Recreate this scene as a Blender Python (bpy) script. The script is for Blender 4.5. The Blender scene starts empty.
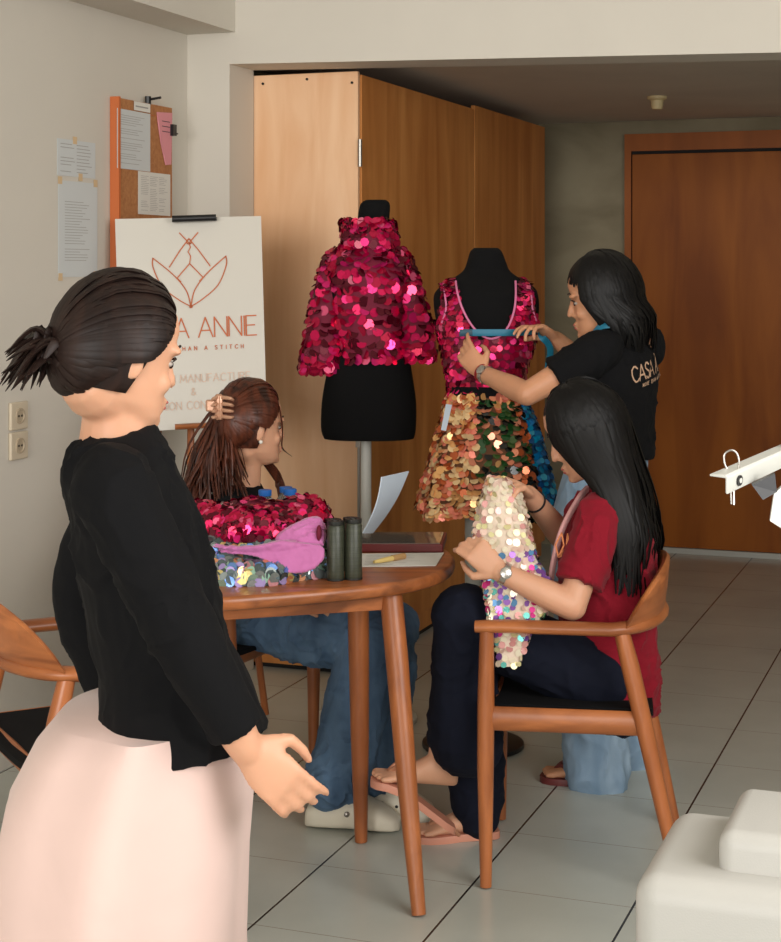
import bpy, bmesh, math, random
from mathutils import Vector, Matrix, noise, Quaternion
random.seed(7)
sin, cos, PI = math.sin, math.cos, math.pi
V = Vector
scene = bpy.context.scene
COL = scene.collection

# ------------------------------------------------------------------ camera, light, exposure
F, CX, HY, H = 1650.0, 390.5, 270.0, 1.5          # focal length (px), principal column, horizon row, eye height
TH = math.atan2(999 - CX, F)                      # the room is turned by this angle
E1, E2 = V((sin(TH), cos(TH), 0)), V((cos(TH), -sin(TH), 0))
cam_d = bpy.data.cameras.new('camera'); cam = bpy.data.objects.new('camera', cam_d); COL.objects.link(cam)
cam.location = (0, 0, H); cam.rotation_euler = (PI / 2, 0, 0)
cam_d.sensor_fit = 'HORIZONTAL'; cam_d.sensor_width = 36; cam_d.lens = 36 * F / 781
cam_d.shift_y = -(471 - HY) / 781; cam_d.clip_start = 0.05
scene.camera = cam
world = bpy.data.worlds.new('daylight'); scene.world = world; world.use_nodes = True
bg = world.node_tree.nodes['Background']; bg.inputs[0].default_value = (0.93, 0.97, 1.0, 1); bg.inputs[1].default_value = 1.0
def area(name, loc, target, sx, sy, power, col):
    d = bpy.data.lights.new(name, 'AREA'); d.shape = 'RECTANGLE'; d.size = sx; d.size_y = sy; d.energy = power; d.color = col
    o = bpy.data.objects.new(name, d); COL.objects.link(o); o.location = loc
    o.rotation_euler = (V(target) - V(loc)).to_track_quat('-Z', 'Y').to_euler(); return o
def W(a, b, z=0): return E2 * a + E1 * b + V((0, 0, z))
area('shopfront_daylight', W(-0.6, -6.4, 2.2), W(-1.5, 5.0, 1.2), 4.5, 2.4, 460, (1.0, 0.97, 0.93))
area('side_fill_light', W(1.15, 1.9, 2.0), W(-2.8, 3.9, 1.7), 1.8, 1.5, 62, (1.0, 0.97, 0.94))  # added fill from the right to lift the side wall; no window known there
vs = scene.view_settings
vs.view_transform = 'Standard'; vs.look = 'None'; vs.gamma = 1; vs.use_curve_mapping = False; vs.exposure = 0.0
scene.cycles.use_denoising = True

# ------------------------------------------------------------------ helpers
def at(px, py, Y): return V(((px - CX) * Y / F, Y, H - (py - HY) * Y / F))
def lerp(a, b, t): return a + (b - a) * t
def lin(c):
    c /= 255.0
    return c / 12.92 if c <= 0.04045 else ((c + 0.055) / 1.055) ** 2.4
def rgb(r, g, b): return (lin(r), lin(g), lin(b), 1)

class MB:
    def __init__(s): s.v, s.f, s.m = [], [], []
    def add(s, vs, fs, mi=0):
        o = len(s.v); s.v += [tuple(v) for v in vs]; s.f += [tuple(i + o for i in f) for f in fs]; s.m += [mi] * len(fs)
    def loft(s, rings, mi=0, cap=(1, 1), closed=True):
        n = len(rings[0]); vs = [p for r in rings for p in r]; fs = []
        for i in range(len(rings) - 1):
            for j in range(n if closed else n - 1):
                k = (j + 1) % n
                fs.append((i * n + j, i * n + k, (i + 1) * n + k, (i + 1) * n + j))
        if cap[0]: fs.append(tuple(reversed(range(n))))
        if cap[1]: fs.append(tuple((len(rings) - 1) * n + j for j in range(n)))
        s.add(vs, fs, mi)
    def tube(s, pts, r, n=10, mi=0, cap=(1, 1), flat=1.0, up=None, round_ends=False):
        pts = [V(p) for p in pts]; m = len(pts)
        rr = r if isinstance(r, (list, tuple)) else [r] * m
        if len(rr) != m: rr = [lerp(rr[0], rr[-1], i / (m - 1)) for i in range(m)]
        T = []
        for i in range(m):
            t = pts[min(i + 1, m - 1)] - pts[max(i - 1, 0)]
            T.append(t.normalized() if t.length > 1e-9 else V((0, 0, 1)))
        u = V(up) if up is not None else (V((0, 0, 1)) if abs(T[0].z) < 0.9 else V((1, 0, 0)))
        rings = []
        for i in range(m):
            a = (u - T[i] * u.dot(T[i]))
            if a.length < 1e-6: a = T[i].orthogonal()
            a.normalize(); b = T[i].cross(a)
            if up is None: u = a
            rings.append([pts[i] + (a * cos(2 * PI * k / n) * flat + b * sin(2 * PI * k / n)) * rr[i] for k in range(n)])
        if round_ends:
            for e in (0, -1):
                c = pts[e]; d = -T[0] if e == 0 else T[-1]; R = rr[e]
                ex = [[c + d * R * h + (p - c) * math.sqrt(max(0, 1 - h * h)) for p in rings[e]] for h in (0.5, 0.85, 0.98)]
                rings = (ex[::-1] + rings) if e == 0 else (rings + ex)
        s.loft(rings, mi, cap)
    def ball(s, c, r, n=14, m=9, mi=0, rot=None):
        c = V(c); r = V((r, r, r)) if not hasattr(r, '__len__') else V(r); rings = []
        for i in range(1, m):
            th = PI * i / m; ring = []
            for k in range(n):
                p = V((r.x * sin(th) * cos(2 * PI * k / n), r.y * sin(th) * sin(2 * PI * k / n), -r.z * cos(th)))
                ring.append(c + (rot @ p if rot else p))
            rings.append(ring)
        s.loft(rings, mi)
    def box(s, a, b, mi=0):
        x0, y0, z0 = a; x1, y1, z1 = b
        s.add([(x0, y0, z0), (x1, y0, z0), (x1, y1, z0), (x0, y1, z0), (x0, y0, z1), (x1, y0, z1), (x1, y1, z1), (x0, y1, z1)],
              [(0, 3, 2, 1), (4, 5, 6, 7), (0, 1, 5, 4), (1, 2, 6, 5), (2, 3, 7, 6), (3, 0, 4, 7)], mi)
    def obox(s, c, ax, ay, az, mi=0):     # oriented box: centre and three half axes
        c, ax, ay, az = V(c), V(ax), V(ay), V(az)
        P = [c + ax * i + ay * j + az * k for k in (-1, 1) for i, j in ((-1, -1), (1, -1), (1, 1), (-1, 1))]
        s.add(P, [(0, 3, 2, 1), (4, 5, 6, 7), (0, 1, 5, 4), (1, 2, 6, 5), (2, 3, 7, 6), (3, 0, 4, 7)], mi)
    def lathe(s, prof, c=(0, 0, 0), n=24, mi=0, cap=(1, 1)):
        c = V(c)
        s.loft([[c + V((r * cos(2 * PI * k / n), r * sin(2 * PI * k / n), z)) for k in range(n)] for r, z in prof], mi, cap)
    def disc(s, c, nrm, r, mi=0, n=8, spin=0.0):
        c, nrm = V(c), V(nrm).normalized(); a = nrm.orthogonal().normalized(); b = nrm.cross(a)
        s.add([c + (a * cos(spin + 2 * PI * k / n) + b * sin(spin + 2 * PI * k / n)) * r for k in range(n)], [tuple(range(n))], mi)
    def mesh(s, name, mats, off=V((0, 0, 0)), smooth=True, angle=40, recalc=True):
        me = bpy.data.meshes.new(name)
        me.from_pydata([(v[0] - off.x, v[1] - off.y, v[2] - off.z) for v in s.v], [], s.f)
        for m in (mats if isinstance(mats, (list, tuple)) else [mats]): me.materials.append(m)
        me.polygons.foreach_set('material_index', s.m)
        if recalc:
            bm = bmesh.new(); bm.from_mesh(me); bmesh.ops.recalc_face_normals(bm, faces=bm.faces); bm.to_mesh(me); bm.free()
        if smooth:
            me.shade_smooth(); me.set_sharp_from_angle(angle=math.radians(angle))
        return me
    def build(s, name, mats, parent=None, local=False, bevel=0, **k):
        off = V((0, 0, 0)) if (local or parent is None) else ROOT.get(parent.name, V((0, 0, 0)))
        o = bpy.data.objects.new(name, s.mesh(name, mats, off, **k)); COL.objects.link(o)
        if parent is not None: o.parent = parent; ROOT[o.name] = off
        if bevel:
            b = o.modifiers.new('edge', 'BEVEL'); b.width = bevel; b.segments = 3; b.limit_method = 'ANGLE'; b.angle_limit = math.radians(35)
        return o
ROOT = {}
def tag(o, label, cat, group=None):
    o['label'] = label; o['category'] = cat
    if group: o['group'] = group
    return o
def thing(name, label, cat, loc=(0, 0, 0), rz=0.0, group=None):
    o = bpy.data.objects.new(name, None); COL.objects.link(o); o.empty_display_size = 0.05
    o.location = loc; o.rotation_euler = (0, 0, rz); ROOT[o.name] = V(loc)
    return tag(o, label, cat, group)
def copy_thing(src, loc, rz, label, group=None):
    r = src.copy(); COL.objects.link(r); r.location = loc; r.rotation_euler = (0, 0, rz); r['label'] = label; ROOT[r.name] = V(loc)
    if group: r['group'] = group
    def kids(a, b):
        for ch in list(a.children):
            c = ch.copy(); COL.objects.link(c); c.parent = b; kids(ch, c)
    kids(src, r)
    return r
def fuse(mb, voxel, it=4, fac=0.5, wrinkle=0.0, wscale=9.0, wdir=None):
    """closed shapes of mb -> one continuous skin (list of verts, faces) as a new MB"""
    me = mb.mesh('tmp', [], smooth=False); o = bpy.data.objects.new('tmp', me); COL.objects.link(o)
    r = o.modifiers.new('r', 'REMESH'); r.mode = 'VOXEL'; r.voxel_size = voxel
    if it:
        sm = o.modifiers.new('s', 'SMOOTH'); sm.iterations = it; sm.factor = fac
    dg = bpy.context.evaluated_depsgraph_get(); dg.update()
    ev = o.evaluated_get(dg); m2 = bpy.data.meshes.new_from_object(ev)
    out = MB(); out.f = [tuple(p.vertices) for p in m2.polygons]; out.m = [0] * len(out.f)
    if wrinkle:
        m2.calc_loop_triangles()
        for v in m2.vertices:
            p = V(v.co); q = p * wscale
            if wdir is not None: q = V((q.x * wdir[0], q.y * wdir[1], q.z * wdir[2]))
            w1 = V((noise.noise(q + V((5, 1, 8))), noise.noise(q + V((2, 9, 4))), noise.noise(q + V((7, 3, 6))))) * 0.7
            a = (1 - min(1, abs(noise.noise(q + w1)) * 3.0)) ** 2; b = (1 - min(1, abs(noise.noise((q + w1) * 1.9 + V((3, 7, 1)))) * 3.0)) ** 2
            g = max(0, min(1, 0.5 + 1.6 * noise.noise(q * 0.45 + V((4, 4, 4)))))
            out.v.append(tuple(p + v.normal * ((a * 0.75 + b * 0.4) * (0.35 + 0.65 * g) + 0.4 * noise.noise(q * 0.7)) * wrinkle))
    else:
        out.v = [tuple(v.co) for v in m2.vertices]
    bpy.data.objects.remove(o); bpy.data.meshes.remove(me); bpy.data.meshes.remove(m2)
    return out
def spline(P, n=8, closed=False):
    P = [V(p) for p in P]; out = []; m = len(P)
    rng = range(m) if closed else range(m - 1)
    for i in rng:
        g = lambda k: P[k % m] if closed else P[max(0, min(m - 1, k))]
        a, b, c, d = g(i - 1), g(i), g(i + 1), g(i + 2)
        for k in range(n):
            t = k / n
            out.append(0.5 * ((2 * b) + (c - a) * t + (2 * a - 5 * b + 4 * c - d) * t * t + (3 * b - a - 3 * c + d) * t ** 3))
    if not closed: out.append(P[-1])
    return out

# ------------------------------------------------------------------ materials
def mat(name, col, rough=0.5, metal=0.0, spec=0.5, var=0.0, vscale=(8, 8, 8), col2=None, bump=0.0, bscale=60.0, sheen=0.0, sss=0.0, trans=0.0, coat=0.0, ior=None, alpha=1.0):
    m = bpy.data.materials.new(name); m.use_nodes = True; nt = m.node_tree; p = nt.nodes['Principled BSDF']
    p.inputs['Base Color'].default_value = col; p.inputs['Roughness'].default_value = rough; p.inputs['Metallic'].default_value = metal
    p.inputs['Specular IOR Level'].default_value = spec; p.inputs['Sheen Weight'].default_value = sheen
    p.inputs['Transmission Weight'].default_value = trans; p.inputs['Coat Weight'].default_value = coat
    if ior: p.inputs['IOR'].default_value = ior
    if sss:
        p.inputs['Subsurface Weight'].default_value = sss; p.inputs['Subsurface Radius'].default_value = (0.012, 0.005, 0.003)
        p.inputs['Subsurface Scale'].default_value = 1.0
    tc = nt.nodes.new('ShaderNodeTexCoord')
    if var or col2:
        mp = nt.nodes.new('ShaderNodeMapping'); mp.inputs['Scale'].default_value = vscale
        nz = nt.nodes.new('ShaderNodeTexNoise'); nz.inputs['Scale'].default_value = 1; nz.inputs['Detail'].default_value = 6; nz.inputs['Distortion'].default_value = 0.6
        cr = nt.nodes.new('ShaderNodeValToRGB'); cr.color_ramp.elements[0].position = 0.33; cr.color_ramp.elements[1].position = 0.68
        c2 = col2 or tuple(c * (1 - var) for c in col[:3]) + (1,)
        cr.color_ramp.elements[0].color = c2; cr.color_ramp.elements[1].color = col
        nt.links.new(tc.outputs['Object'], mp.inputs[0]); nt.links.new(mp.outputs[0], nz.inputs['Vector'])
        nt.links.new(nz.outputs[0], cr.inputs[0]); nt.links.new(cr.outputs[0], p.inputs['Base Color'])
    if bump:
        n2 = nt.nodes.new('ShaderNodeTexNoise'); n2.inputs['Scale'].default_value = bscale; n2.inputs['Detail'].default_value = 4
        bp = nt.nodes.new('ShaderNodeBump'); bp.inputs['Strength'].default_value = bump; bp.inputs['Distance'].default_value = 0.002
        nt.links.new(tc.outputs['Object'], n2.inputs['Vector']); nt.links.new(n2.outputs[0], bp.inputs['Height']); nt.links.new(bp.outputs[0], p.inputs['Normal'])
    return m
M = {}
M['wall'] = mat('painted_plaster', rgb(214, 208, 196), 0.85, var=0.06, vscale=(1.2, 1.2, 1.2), bump=0.15, bscale=25)
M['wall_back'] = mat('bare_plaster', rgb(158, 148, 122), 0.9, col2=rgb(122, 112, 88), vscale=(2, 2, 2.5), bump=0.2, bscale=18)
M['ceil_back'] = mat('ceiling_board', rgb(206, 198, 186), 0.9, var=0.12, vscale=(1.5, 1.5, 1))
M['teak'] = mat('oiled_teak', rgb(188, 114, 64), 0.38, col2=rgb(136, 76, 40), vscale=(5, 5, 22), bump=0.08)
M['teak_v'] = mat('oiled_teak_upright', rgb(184, 110, 62), 0.36, col2=rgb(146, 82, 44), vscale=(22, 22, 3))
M['teak_top'] = mat('oiled_teak_top', rgb(182, 108, 60), 0.3, col2=rgb(124, 70, 38), vscale=(3, 24, 24))
M['ply'] = mat('plywood', rgb(246, 204, 164), 0.55, col2=rgb(230, 178, 132), vscale=(9, 9, 1.1))
M['ply_d'] = mat('plywood_door', rgb(214, 146, 80), 0.5, spec=0.3, col2=rgb(184, 114, 54), vscale=(9, 9, 1.1))
M['door'] = mat('door_veneer', rgb(166, 96, 32), 0.5, spec=0.2, col2=rgb(130, 68, 20), vscale=(6, 6, 1.0))
M['door_fr'] = mat('door_frame_wood', rgb(164, 92, 36), 0.5, spec=0.25, var=0.25, vscale=(8, 8, 1.2))
M['dark'] = mat('dark_gap', rgb(22, 18, 15), 0.8)
M['base'] = mat('baseboard_tile', rgb(190, 192, 186), 0.4)
M['black'] = mat('black_cloth', rgb(13, 13, 15), 0.92, spec=0.2, bump=0.2, bscale=220)
M['form'] = mat('black_form_cloth', rgb(13, 13, 14), 0.95, spec=0.2, bump=0.2, bscale=300)
M['blackp'] = mat('black_plastic', rgb(22, 22, 24), 0.4)
M['metal'] = mat('brushed_steel', rgb(170, 165, 158), 0.35, 0.9)
M['white_met'] = mat('white_enamel', rgb(194, 194, 186), 0.4)
M['machine'] = mat('machine_enamel', rgb(184, 182, 176), 0.5, var=0.04, bump=0.12, bscale=500)
M['paper'] = mat('paper', rgb(224, 222, 214), 0.8)
M['paper_b'] = mat('paper_bluish', rgb(206, 210, 210), 0.8)
M['paper_blue'] = mat('paper_sleeve', rgb(190, 202, 214), 0.45)
M['pink_paper'] = mat('pink_paper', rgb(226, 150, 158), 0.8)
M['ink'] = mat('grey_ink', rgb(158, 155, 152), 0.8)
M['ink_d'] = mat('dark_ink', rgb(70, 66, 68), 0.8)
M['tape'] = mat('masking_tape', rgb(214, 186, 146), 0.7)
M['cork'] = mat('cork', rgb(188, 130, 82), 0.9, col2=rgb(168, 110, 66), vscale=(60, 60, 60))
M['cork_edge'] = mat('board_frame', rgb(196, 104, 52), 0.6)
M['orange'] = mat('copper_print', rgb(198, 104, 58), 0.6)
M['orange_l'] = mat('pale_copper_print', rgb(220, 190, 170), 0.6)
M['logo_l'] = mat('shirt_print', rgb(196, 160, 132), 0.6)
M['outlet'] = mat('outlet_plastic', rgb(204, 190, 166), 0.45)
M['outlet_d'] = mat('outlet_recess', rgb(176, 160, 136), 0.5)
M['skin'] = mat('skin', rgb(214, 160, 128), 0.5, sss=0.15, var=0.06, vscale=(14, 14, 14))
M['skin_b'] = mat('skin_tan', rgb(206, 148, 112), 0.5, sss=0.15, var=0.06, vscale=(14, 14, 14))
M['lip'] = mat('lips', rgb(178, 92, 82), 0.45)
M['eye_w'] = mat('eye_white', rgb(186, 174, 164), 0.3)
M['eye_d'] = mat('iris', rgb(26, 16, 12), 0.15)
M['brow'] = mat('brow_hair', rgb(36, 26, 22), 0.7)
M['hair_k'] = mat('black_hair', rgb(12, 10, 10), 0.5, spec=0.25, var=0.4, vscale=(40, 40, 6))
M['hair_b'] = mat('brown_hair', rgb(98, 50, 32), 0.42, spec=0.35, col2=rgb(46, 24, 17), vscale=(40, 40, 6))
M['hair_bt'] = mat('dark_brown_hair', rgb(44, 29, 24), 0.5, spec=0.25, col2=rgb(26, 18, 16), vscale=(40, 40, 6))
M['maroon'] = mat('maroon_cotton', rgb(134, 18, 36), 0.88, sheen=0.05, spec=0.2, var=0.12, vscale=(10, 10, 10), bump=0.2, bscale=250)
M['navy'] = mat('navy_cloth', rgb(19, 23, 38), 0.9, spec=0.2, var=0.2, vscale=(9, 9, 9))
M['denim'] = mat('blue_denim', rgb(92, 120, 148), 0.85, col2=rgb(62, 88, 116), vscale=(14, 14, 5), bump=0.25, bscale=300)
M['denim_l'] = mat('pale_denim', rgb(150, 172, 192), 0.85, col2=rgb(122, 148, 172), vscale=(14, 14, 5), bump=0.25, bscale=300)
M['denim_s'] = mat('denim_stitch', rgb(120, 92, 70), 0.8)
M['pinkskirt'] = mat('pale_pink_cloth', rgb(226, 196, 187), 0.85, sheen=0.2, var=0.05)
M['white_col'] = mat('collar_trim', rgb(214, 160, 158), 0.8)
M['clog'] = mat('cream_clog', rgb(228, 220, 200), 0.55)
M['flop'] = mat('rose_sandal', rgb(206, 140, 116), 0.5)
M['flop_s'] = mat('sandal_strap', rgb(196, 140, 110), 0.3, 0.5)
M['flop_r'] = mat('maroon_sandal', rgb(110, 46, 44), 0.5)
M['bracelet'] = mat('red_string', rgb(150, 30, 34), 0.6)
M['watch'] = mat('silver_watch', rgb(190, 186, 180), 0.25, 0.9)
M['clip'] = mat('claw_clip', rgb(196, 150, 122), 0.25, 0.25)
M['pearl'] = mat('pearl', rgb(232, 226, 214), 0.2)
M['teal_tape'] = mat('teal_tape', rgb(24, 112, 140), 0.5)
M['teal_dark'] = mat('dark_teal_tape', rgb(36, 74, 92), 0.5)
M['lilac'] = mat('lilac_lining', rgb(204, 116, 176), 0.75, sheen=0.3, var=0.12, vscale=(12, 12, 12))
M['trim_pink'] = mat('lilac_trim', rgb(214, 120, 160), 0.7)
M['bottle'] = mat('clear_plastic', rgb(225, 235, 240), 0.06, trans=0.92, ior=1.2)
M['bcap'] = mat('blue_cap', rgb(28, 98, 178), 0.4)
M['blabel'] = mat('bottle_label', rgb(198, 212, 222), 0.5)
M['thread'] = mat('olive_thread', rgb(66, 70, 54), 0.4, col2=rgb(46, 49, 38), vscale=(3, 3, 220), bump=0.2, bscale=300)
M['thread_c'] = mat('cone_core', rgb(30, 31, 27), 0.5)
M['case_red'] = mat('dark_red_case', rgb(104, 34, 34), 0.35)
M['case_glass'] = mat('glossy_screen', rgb(120, 112, 104), 0.08, spec=0.8, coat=0.6)
M['marker'] = mat('tan_marker', rgb(186, 146, 96), 0.5)
M['marker_y'] = mat('yellow_grip', rgb(222, 194, 120), 0.5)
M['lamp'] = mat('fitting_plastic', rgb(214, 196, 150), 0.5)
M['logo_emb'] = mat('gold_embroidery', rgb(206, 120, 66), 0.5)
def seq(name, c, rough=0.2, metal=0.62): return mat(name, c, rough, metal, spec=0.8)
SP = [seq('sequin_pink', rgb(226, 18, 92)), seq('sequin_crimson', rgb(190, 14, 66)), seq('sequin_magenta', rgb(240, 44, 130)), seq('sequin_wine', rgb(96, 8, 34)), seq('sequin_rose', rgb(236, 96, 140), 0.15)]
SG = [seq('sequin_gold', rgb(244, 184, 116), .2, .45), seq('sequin_peach', rgb(242, 152, 116), .2, .45), seq('sequin_copper', rgb(206, 104, 58), .2, .5), seq('sequin_pale_gold', rgb(250, 214, 160), 0.15, .45), seq('sequin_coral', rgb(244, 138, 114), .2, .4),
      seq('sequin_black', rgb(10, 14, 10), .25, .1), seq('sequin_green', rgb(26, 72, 30), .25, .2), seq('sequin_olive', rgb(56, 84, 36), .25, .2)]
SB = [seq('sequin_blue', rgb(14, 122, 186), .2, .3), seq('sequin_teal', rgb(20, 146, 190), .2, .3), seq('sequin_deep_blue', rgb(10, 80, 138), .2, .3), seq('sequin_cyan', rgb(80, 186, 216), .2, .3)]
SC = [seq('sequin_cream', rgb(244, 232, 206), 0.3, 0.35), seq('sequin_blush', rgb(240, 206, 190), 0.3, 0.35), seq('sequin_pearl_pink', rgb(232, 168, 164), 0.25, 0.4), seq('sequin_aqua', rgb(112, 206, 196), 0.25, 0.5),
      seq('sequin_violet', rgb(150, 100, 186), 0.25, 0.5), seq('sequin_sky', rgb(100, 156, 206), 0.25, 0.5), seq('sequin_hot', rgb(210, 50, 136), 0.25, 0.5), seq('sequin_lemon', rgb(240, 232, 176), 0.25, 0.4)]
SS = [seq('paillette_silver', rgb(150, 160, 160), 0.2, 0.7), seq('paillette_slate', rgb(96, 110, 114), 0.2, 0.7), seq('paillette_blue', rgb(110, 150, 214), 0.2, 0.6), seq('paillette_orange', rgb(226, 160, 116), 0.2, 0.6),
      seq('paillette_yellow', rgb(226, 208, 136), 0.2, 0.6), seq('paillette_rose', rgb(216, 150, 158), 0.2, 0.6), seq('paillette_mint', rgb(166, 208, 188), 0.2, 0.6), seq('paillette_lilac', rgb(176, 156, 214), 0.2, 0.6)]
M['pinkbase'] = mat('pink_net', rgb(110, 10, 44), 0.8); M['goldbase'] = mat('gold_net', rgb(96, 60, 34), 0.9); M['bluebase'] = mat('blue_net', rgb(14, 66, 104), 0.8)
M['creambase'] = mat('cream_net', rgb(226, 206, 186), 0.8); M['silverbase'] = mat('slate_net', rgb(84, 98, 102), 0.7)

def floor_mat():
    m = bpy.data.materials.new('glazed_floor_tile'); m.use_nodes = True; nt = m.node_tree; p = nt.nodes['Principled BSDF']; L = nt.links.new
    tc = nt.nodes.new('ShaderNodeTexCoord'); sx = nt.nodes.new('ShaderNodeSeparateXYZ'); L(tc.outputs['Object'], sx.inputs[0])
    def mth(op, a, b=None):
        n = nt.nodes.new('ShaderNodeMath'); n.operation = op
        for i, x in enumerate((a, b)):
            if x is None: continue
            if hasattr(x, 'links'): L(x, n.inputs[i])
            else: n.inputs[i].default_value = x
        return n.outputs[0]
    def line(src, off, size, w):
        f = mth('FRACT', mth('DIVIDE', mth('ADD', src, off), size))
        return mth('GREATER_THAN', mth('ABSOLUTE', mth('SUBTRACT', f, 0.5)), 0.5 - w / size)
    l1 = line(sx.outputs[0], 1.206 + 40 * 0.397, 0.397, 0.0028); l2 = line(sx.outputs[1], -3.84 + 0.4 * 60, 0.4, 0.0014)
    nz = nt.nodes.new('ShaderNodeTexNoise'); nz.inputs['Scale'].default_value = 2.2; nz.inputs['Detail'].default_value = 5; L(tc.outputs['Object'], nz.inputs['Vector'])
    cr = nt.nodes.new('ShaderNodeValToRGB'); cr.color_ramp.elements[0].color = rgb(184, 187, 178); cr.color_ramp.elements[1].color = rgb(196, 199, 190)
    cr.color_ramp.elements[0].position = 0.35; cr.color_ramp.elements[1].position = 0.65; L(nz.outputs[0], cr.inputs[0])
    m1 = nt.nodes.new('ShaderNodeMix'); m1.data_type = 'RGBA'; L(l2, m1.inputs[0]); L(cr.outputs[0], m1.inputs[6]); m1.inputs[7].default_value = rgb(150, 142, 128)
    m2 = nt.nodes.new('ShaderNodeMix'); m2.data_type = 'RGBA'; L(l1, m2.inputs[0]); L(m1.outputs[2], m2.inputs[6]); m2.inputs[7].default_value = rgb(52, 46, 40)
    L(m2.outputs[2], p.inputs['Base Color'])
    p.inputs['Roughness'].default_value = 0.24
    return m
M['floor'] = floor_mat()

# ------------------------------------------------------------------ the room (local x = along the back wall, y = into the room)
AL, AR, BB, BW, BF, ZC, ZB, ZK = -2.804, 1.35, 8.774, 5.442, 5.649, 3.05, 2.251, 2.30
def setting(name, mb, m, kind='structure', bevel=0, **k):
    o = mb.build(name, m, bevel=bevel, **k); o.rotation_euler = (0, 0, -TH); o['kind'] = kind; return o
def sbox(name, a, b, m, **k):
    mb = MB(); mb.box(a, b); return setting(name, mb, m, **k)
mb = MB(); mb.box((AL - 0.15, -3.2, -0.1), (AR + 0.15, BB + 0.15, 0)); setting('floor', mb, M['floor'], smooth=False)
sbox('wall_left', (AL - 0.15, -3.2, 0), (AL, BF, ZC), M['wall'])
sbox('wall_right', (AR, -3.2, 0), (AR + 0.15, 0.9, ZC), M['wall'])
mb = MB(); mb.box((AR, 0.9, 0), (AR + 0.15, 3.2, 0.9)); mb.box((AR, 0.9, 2.6), (AR + 0.15, 3.2, ZC)); mb.box((AR, 3.2, 0), (AR + 0.15, BB, ZC)); setting('wall_right_far', mb, M['wall'])
sbox('ceiling', (AL - 0.15, -3.2, ZC), (AR + 0.15, BF, ZC + 0.1), M['wall'])
mb = MB()                                        # wall with the wide opening: pier and lintel in one mesh
mb.box((AL, BW, 0), (-2.6325, BF, ZC)); zr = ZB - 0.024 * (AR + 2.6325)
mb.add([(-2.6325, BW, ZB), (AR, BW, zr), (AR, BF, zr), (-2.6325, BF, ZB), (-2.6325, BW, ZC), (AR, BW, ZC), (AR, BF, ZC), (-2.6325, BF, ZC)], [(0, 3, 2, 1), (4, 5, 6, 7), (0, 1, 5, 4), (1, 2, 6, 5), (2, 3, 7, 6), (3, 0, 4, 7)])
setting('wall_front', mb, M['wall'])
sbox('trim_1', (AL, 1.5, 2.366), (AL + 0.195, BW, ZC), M['wall'])           # boxed-in beam along the side wall
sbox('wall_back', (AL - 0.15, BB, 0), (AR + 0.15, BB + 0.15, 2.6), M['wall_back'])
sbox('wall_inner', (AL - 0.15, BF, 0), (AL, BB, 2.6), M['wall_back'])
sbox('ceiling_inner', (AL - 0.15, BF, ZK), (AR + 0.15, BB, ZK + 0.1), M['ceil_back'])
mb = MB(); mb.box((-2.2, BB - 0.012, 0), (AR, BB, 0.075)); setting('baseboard_back', mb, M['base'])
# back door
dr = thing('door_1', '', '', W(-1.882, BB), -TH); dr['kind'] = 'structure'; del dr['label']; del dr['category']
mb = MB(); mb.box((0, -0.05, 2.135), (0.98, 0, 2.227)); mb.box((0, -0.05, 0), (0.035, 0, 2.135)); mb.box((0.945, -0.05, 0), (0.98, 0, 2.135)); mb.build('door_frame', M['door_fr'], dr, local=True)
mb = MB(); mb.box((0.035, -0.03, 0.0), (0.945, 0, 2.135)); mb.build('door_shadow_gap', M['dark'], dr, local=True)
mb = MB(); mb.box((0.04, -0.04, 0.03), (0.94, -0.028, 2.118)); mb.build('door_leaf', M['door'], dr, local=True, bevel=0.002)
mb = MB(); mb.box((0.035, -0.055, 0.0), (0.945, -0.03, 0.028)); mb.build('door_threshold', M['base'], dr, local=True)

# ceiling fitting
def wall_pt(px, py, d=0.0):        # point (depth along the wall, height) seen at a pixel on a plane d off the side wall
    r = (px - CX) / F; a = AL + d
    b = (a * cos(TH) + r * a * sin(TH)) / (r * cos(TH) - sin(TH))
    return b, H - (py - HY) * W(a, b).y / F
mb = MB(); c = at(657, 106, 7.6); c.z = ZK
mb.lathe([(0.045, 0), (0.045, -0.012), (0.03, -0.02), (0.028, -0.05), (0.022, -0.06)], c, 20)
tag(mb.build('smoke_detector', M['lamp']), 'small cream round fitting on the dark inner ceiling', 'ceiling fitting')

# ------------------------------------------------------------------ plywood cupboard
cb = thing('cupboard', 'tall plywood cupboard standing behind the two dress forms', 'cupboard', W(-2.216, 5.655), -TH)
CD, CWD = 2.648, 0.57
mb = MB(); mb.box((-CWD, 0.02, 0.02), (-0.012, CD, 2.225)); mb.build('carcass', M['ply_d'], cb, local=True)
mb = MB(); mb.box((-0.42, 0, 0.06), (0.002, 0.02, 2.232)); o = mb.build('side_panel', M['ply'], cb, local=True, bevel=0.002); o['label'] = 'pale plywood end panel'
for x, z in ((-0.02, 2.19), (-0.03, 1.63), (-0.2, 2.21), (-0.38, 2.2), (-0.03, 1.2)):
    mb = MB(); mb.lathe([(0.005, 0), (0.005, 0.004)], (0, 0, 0), 8); mb.v = [(x + v[0], -v[2], z + v[1]) for v in mb.v]; mb.build('screw', M['dark'], cb, local=True)
seam = (0.026, 1.42, CD)      # two door leaves on the long face
for i in range(2):
    mb = MB(); mb.box((-0.012, seam[i] + (0.008 if i else 0), 0.10), (0.008, seam[i + 1] - 0.004, 2.222 if i == 0 else 2.24)); d = mb.build('cupboard_door', M['ply_d'], cb, local=True, bevel=0.002)
mb = MB(); mb.box((-0.5, 0.04, 0), (-0.02, CD - 0.01, 0.10)); mb.build('plinth', M['dark'], cb, local=True)
mb = MB(); mb.box((-0.0115, 0.0205, 0.1), (-0.002, 0.0265, 2.22)); mb.build('gap_shade_strip', M['dark'], cb, local=True)  # dark strip painted in as the shade of the corner gap
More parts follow.
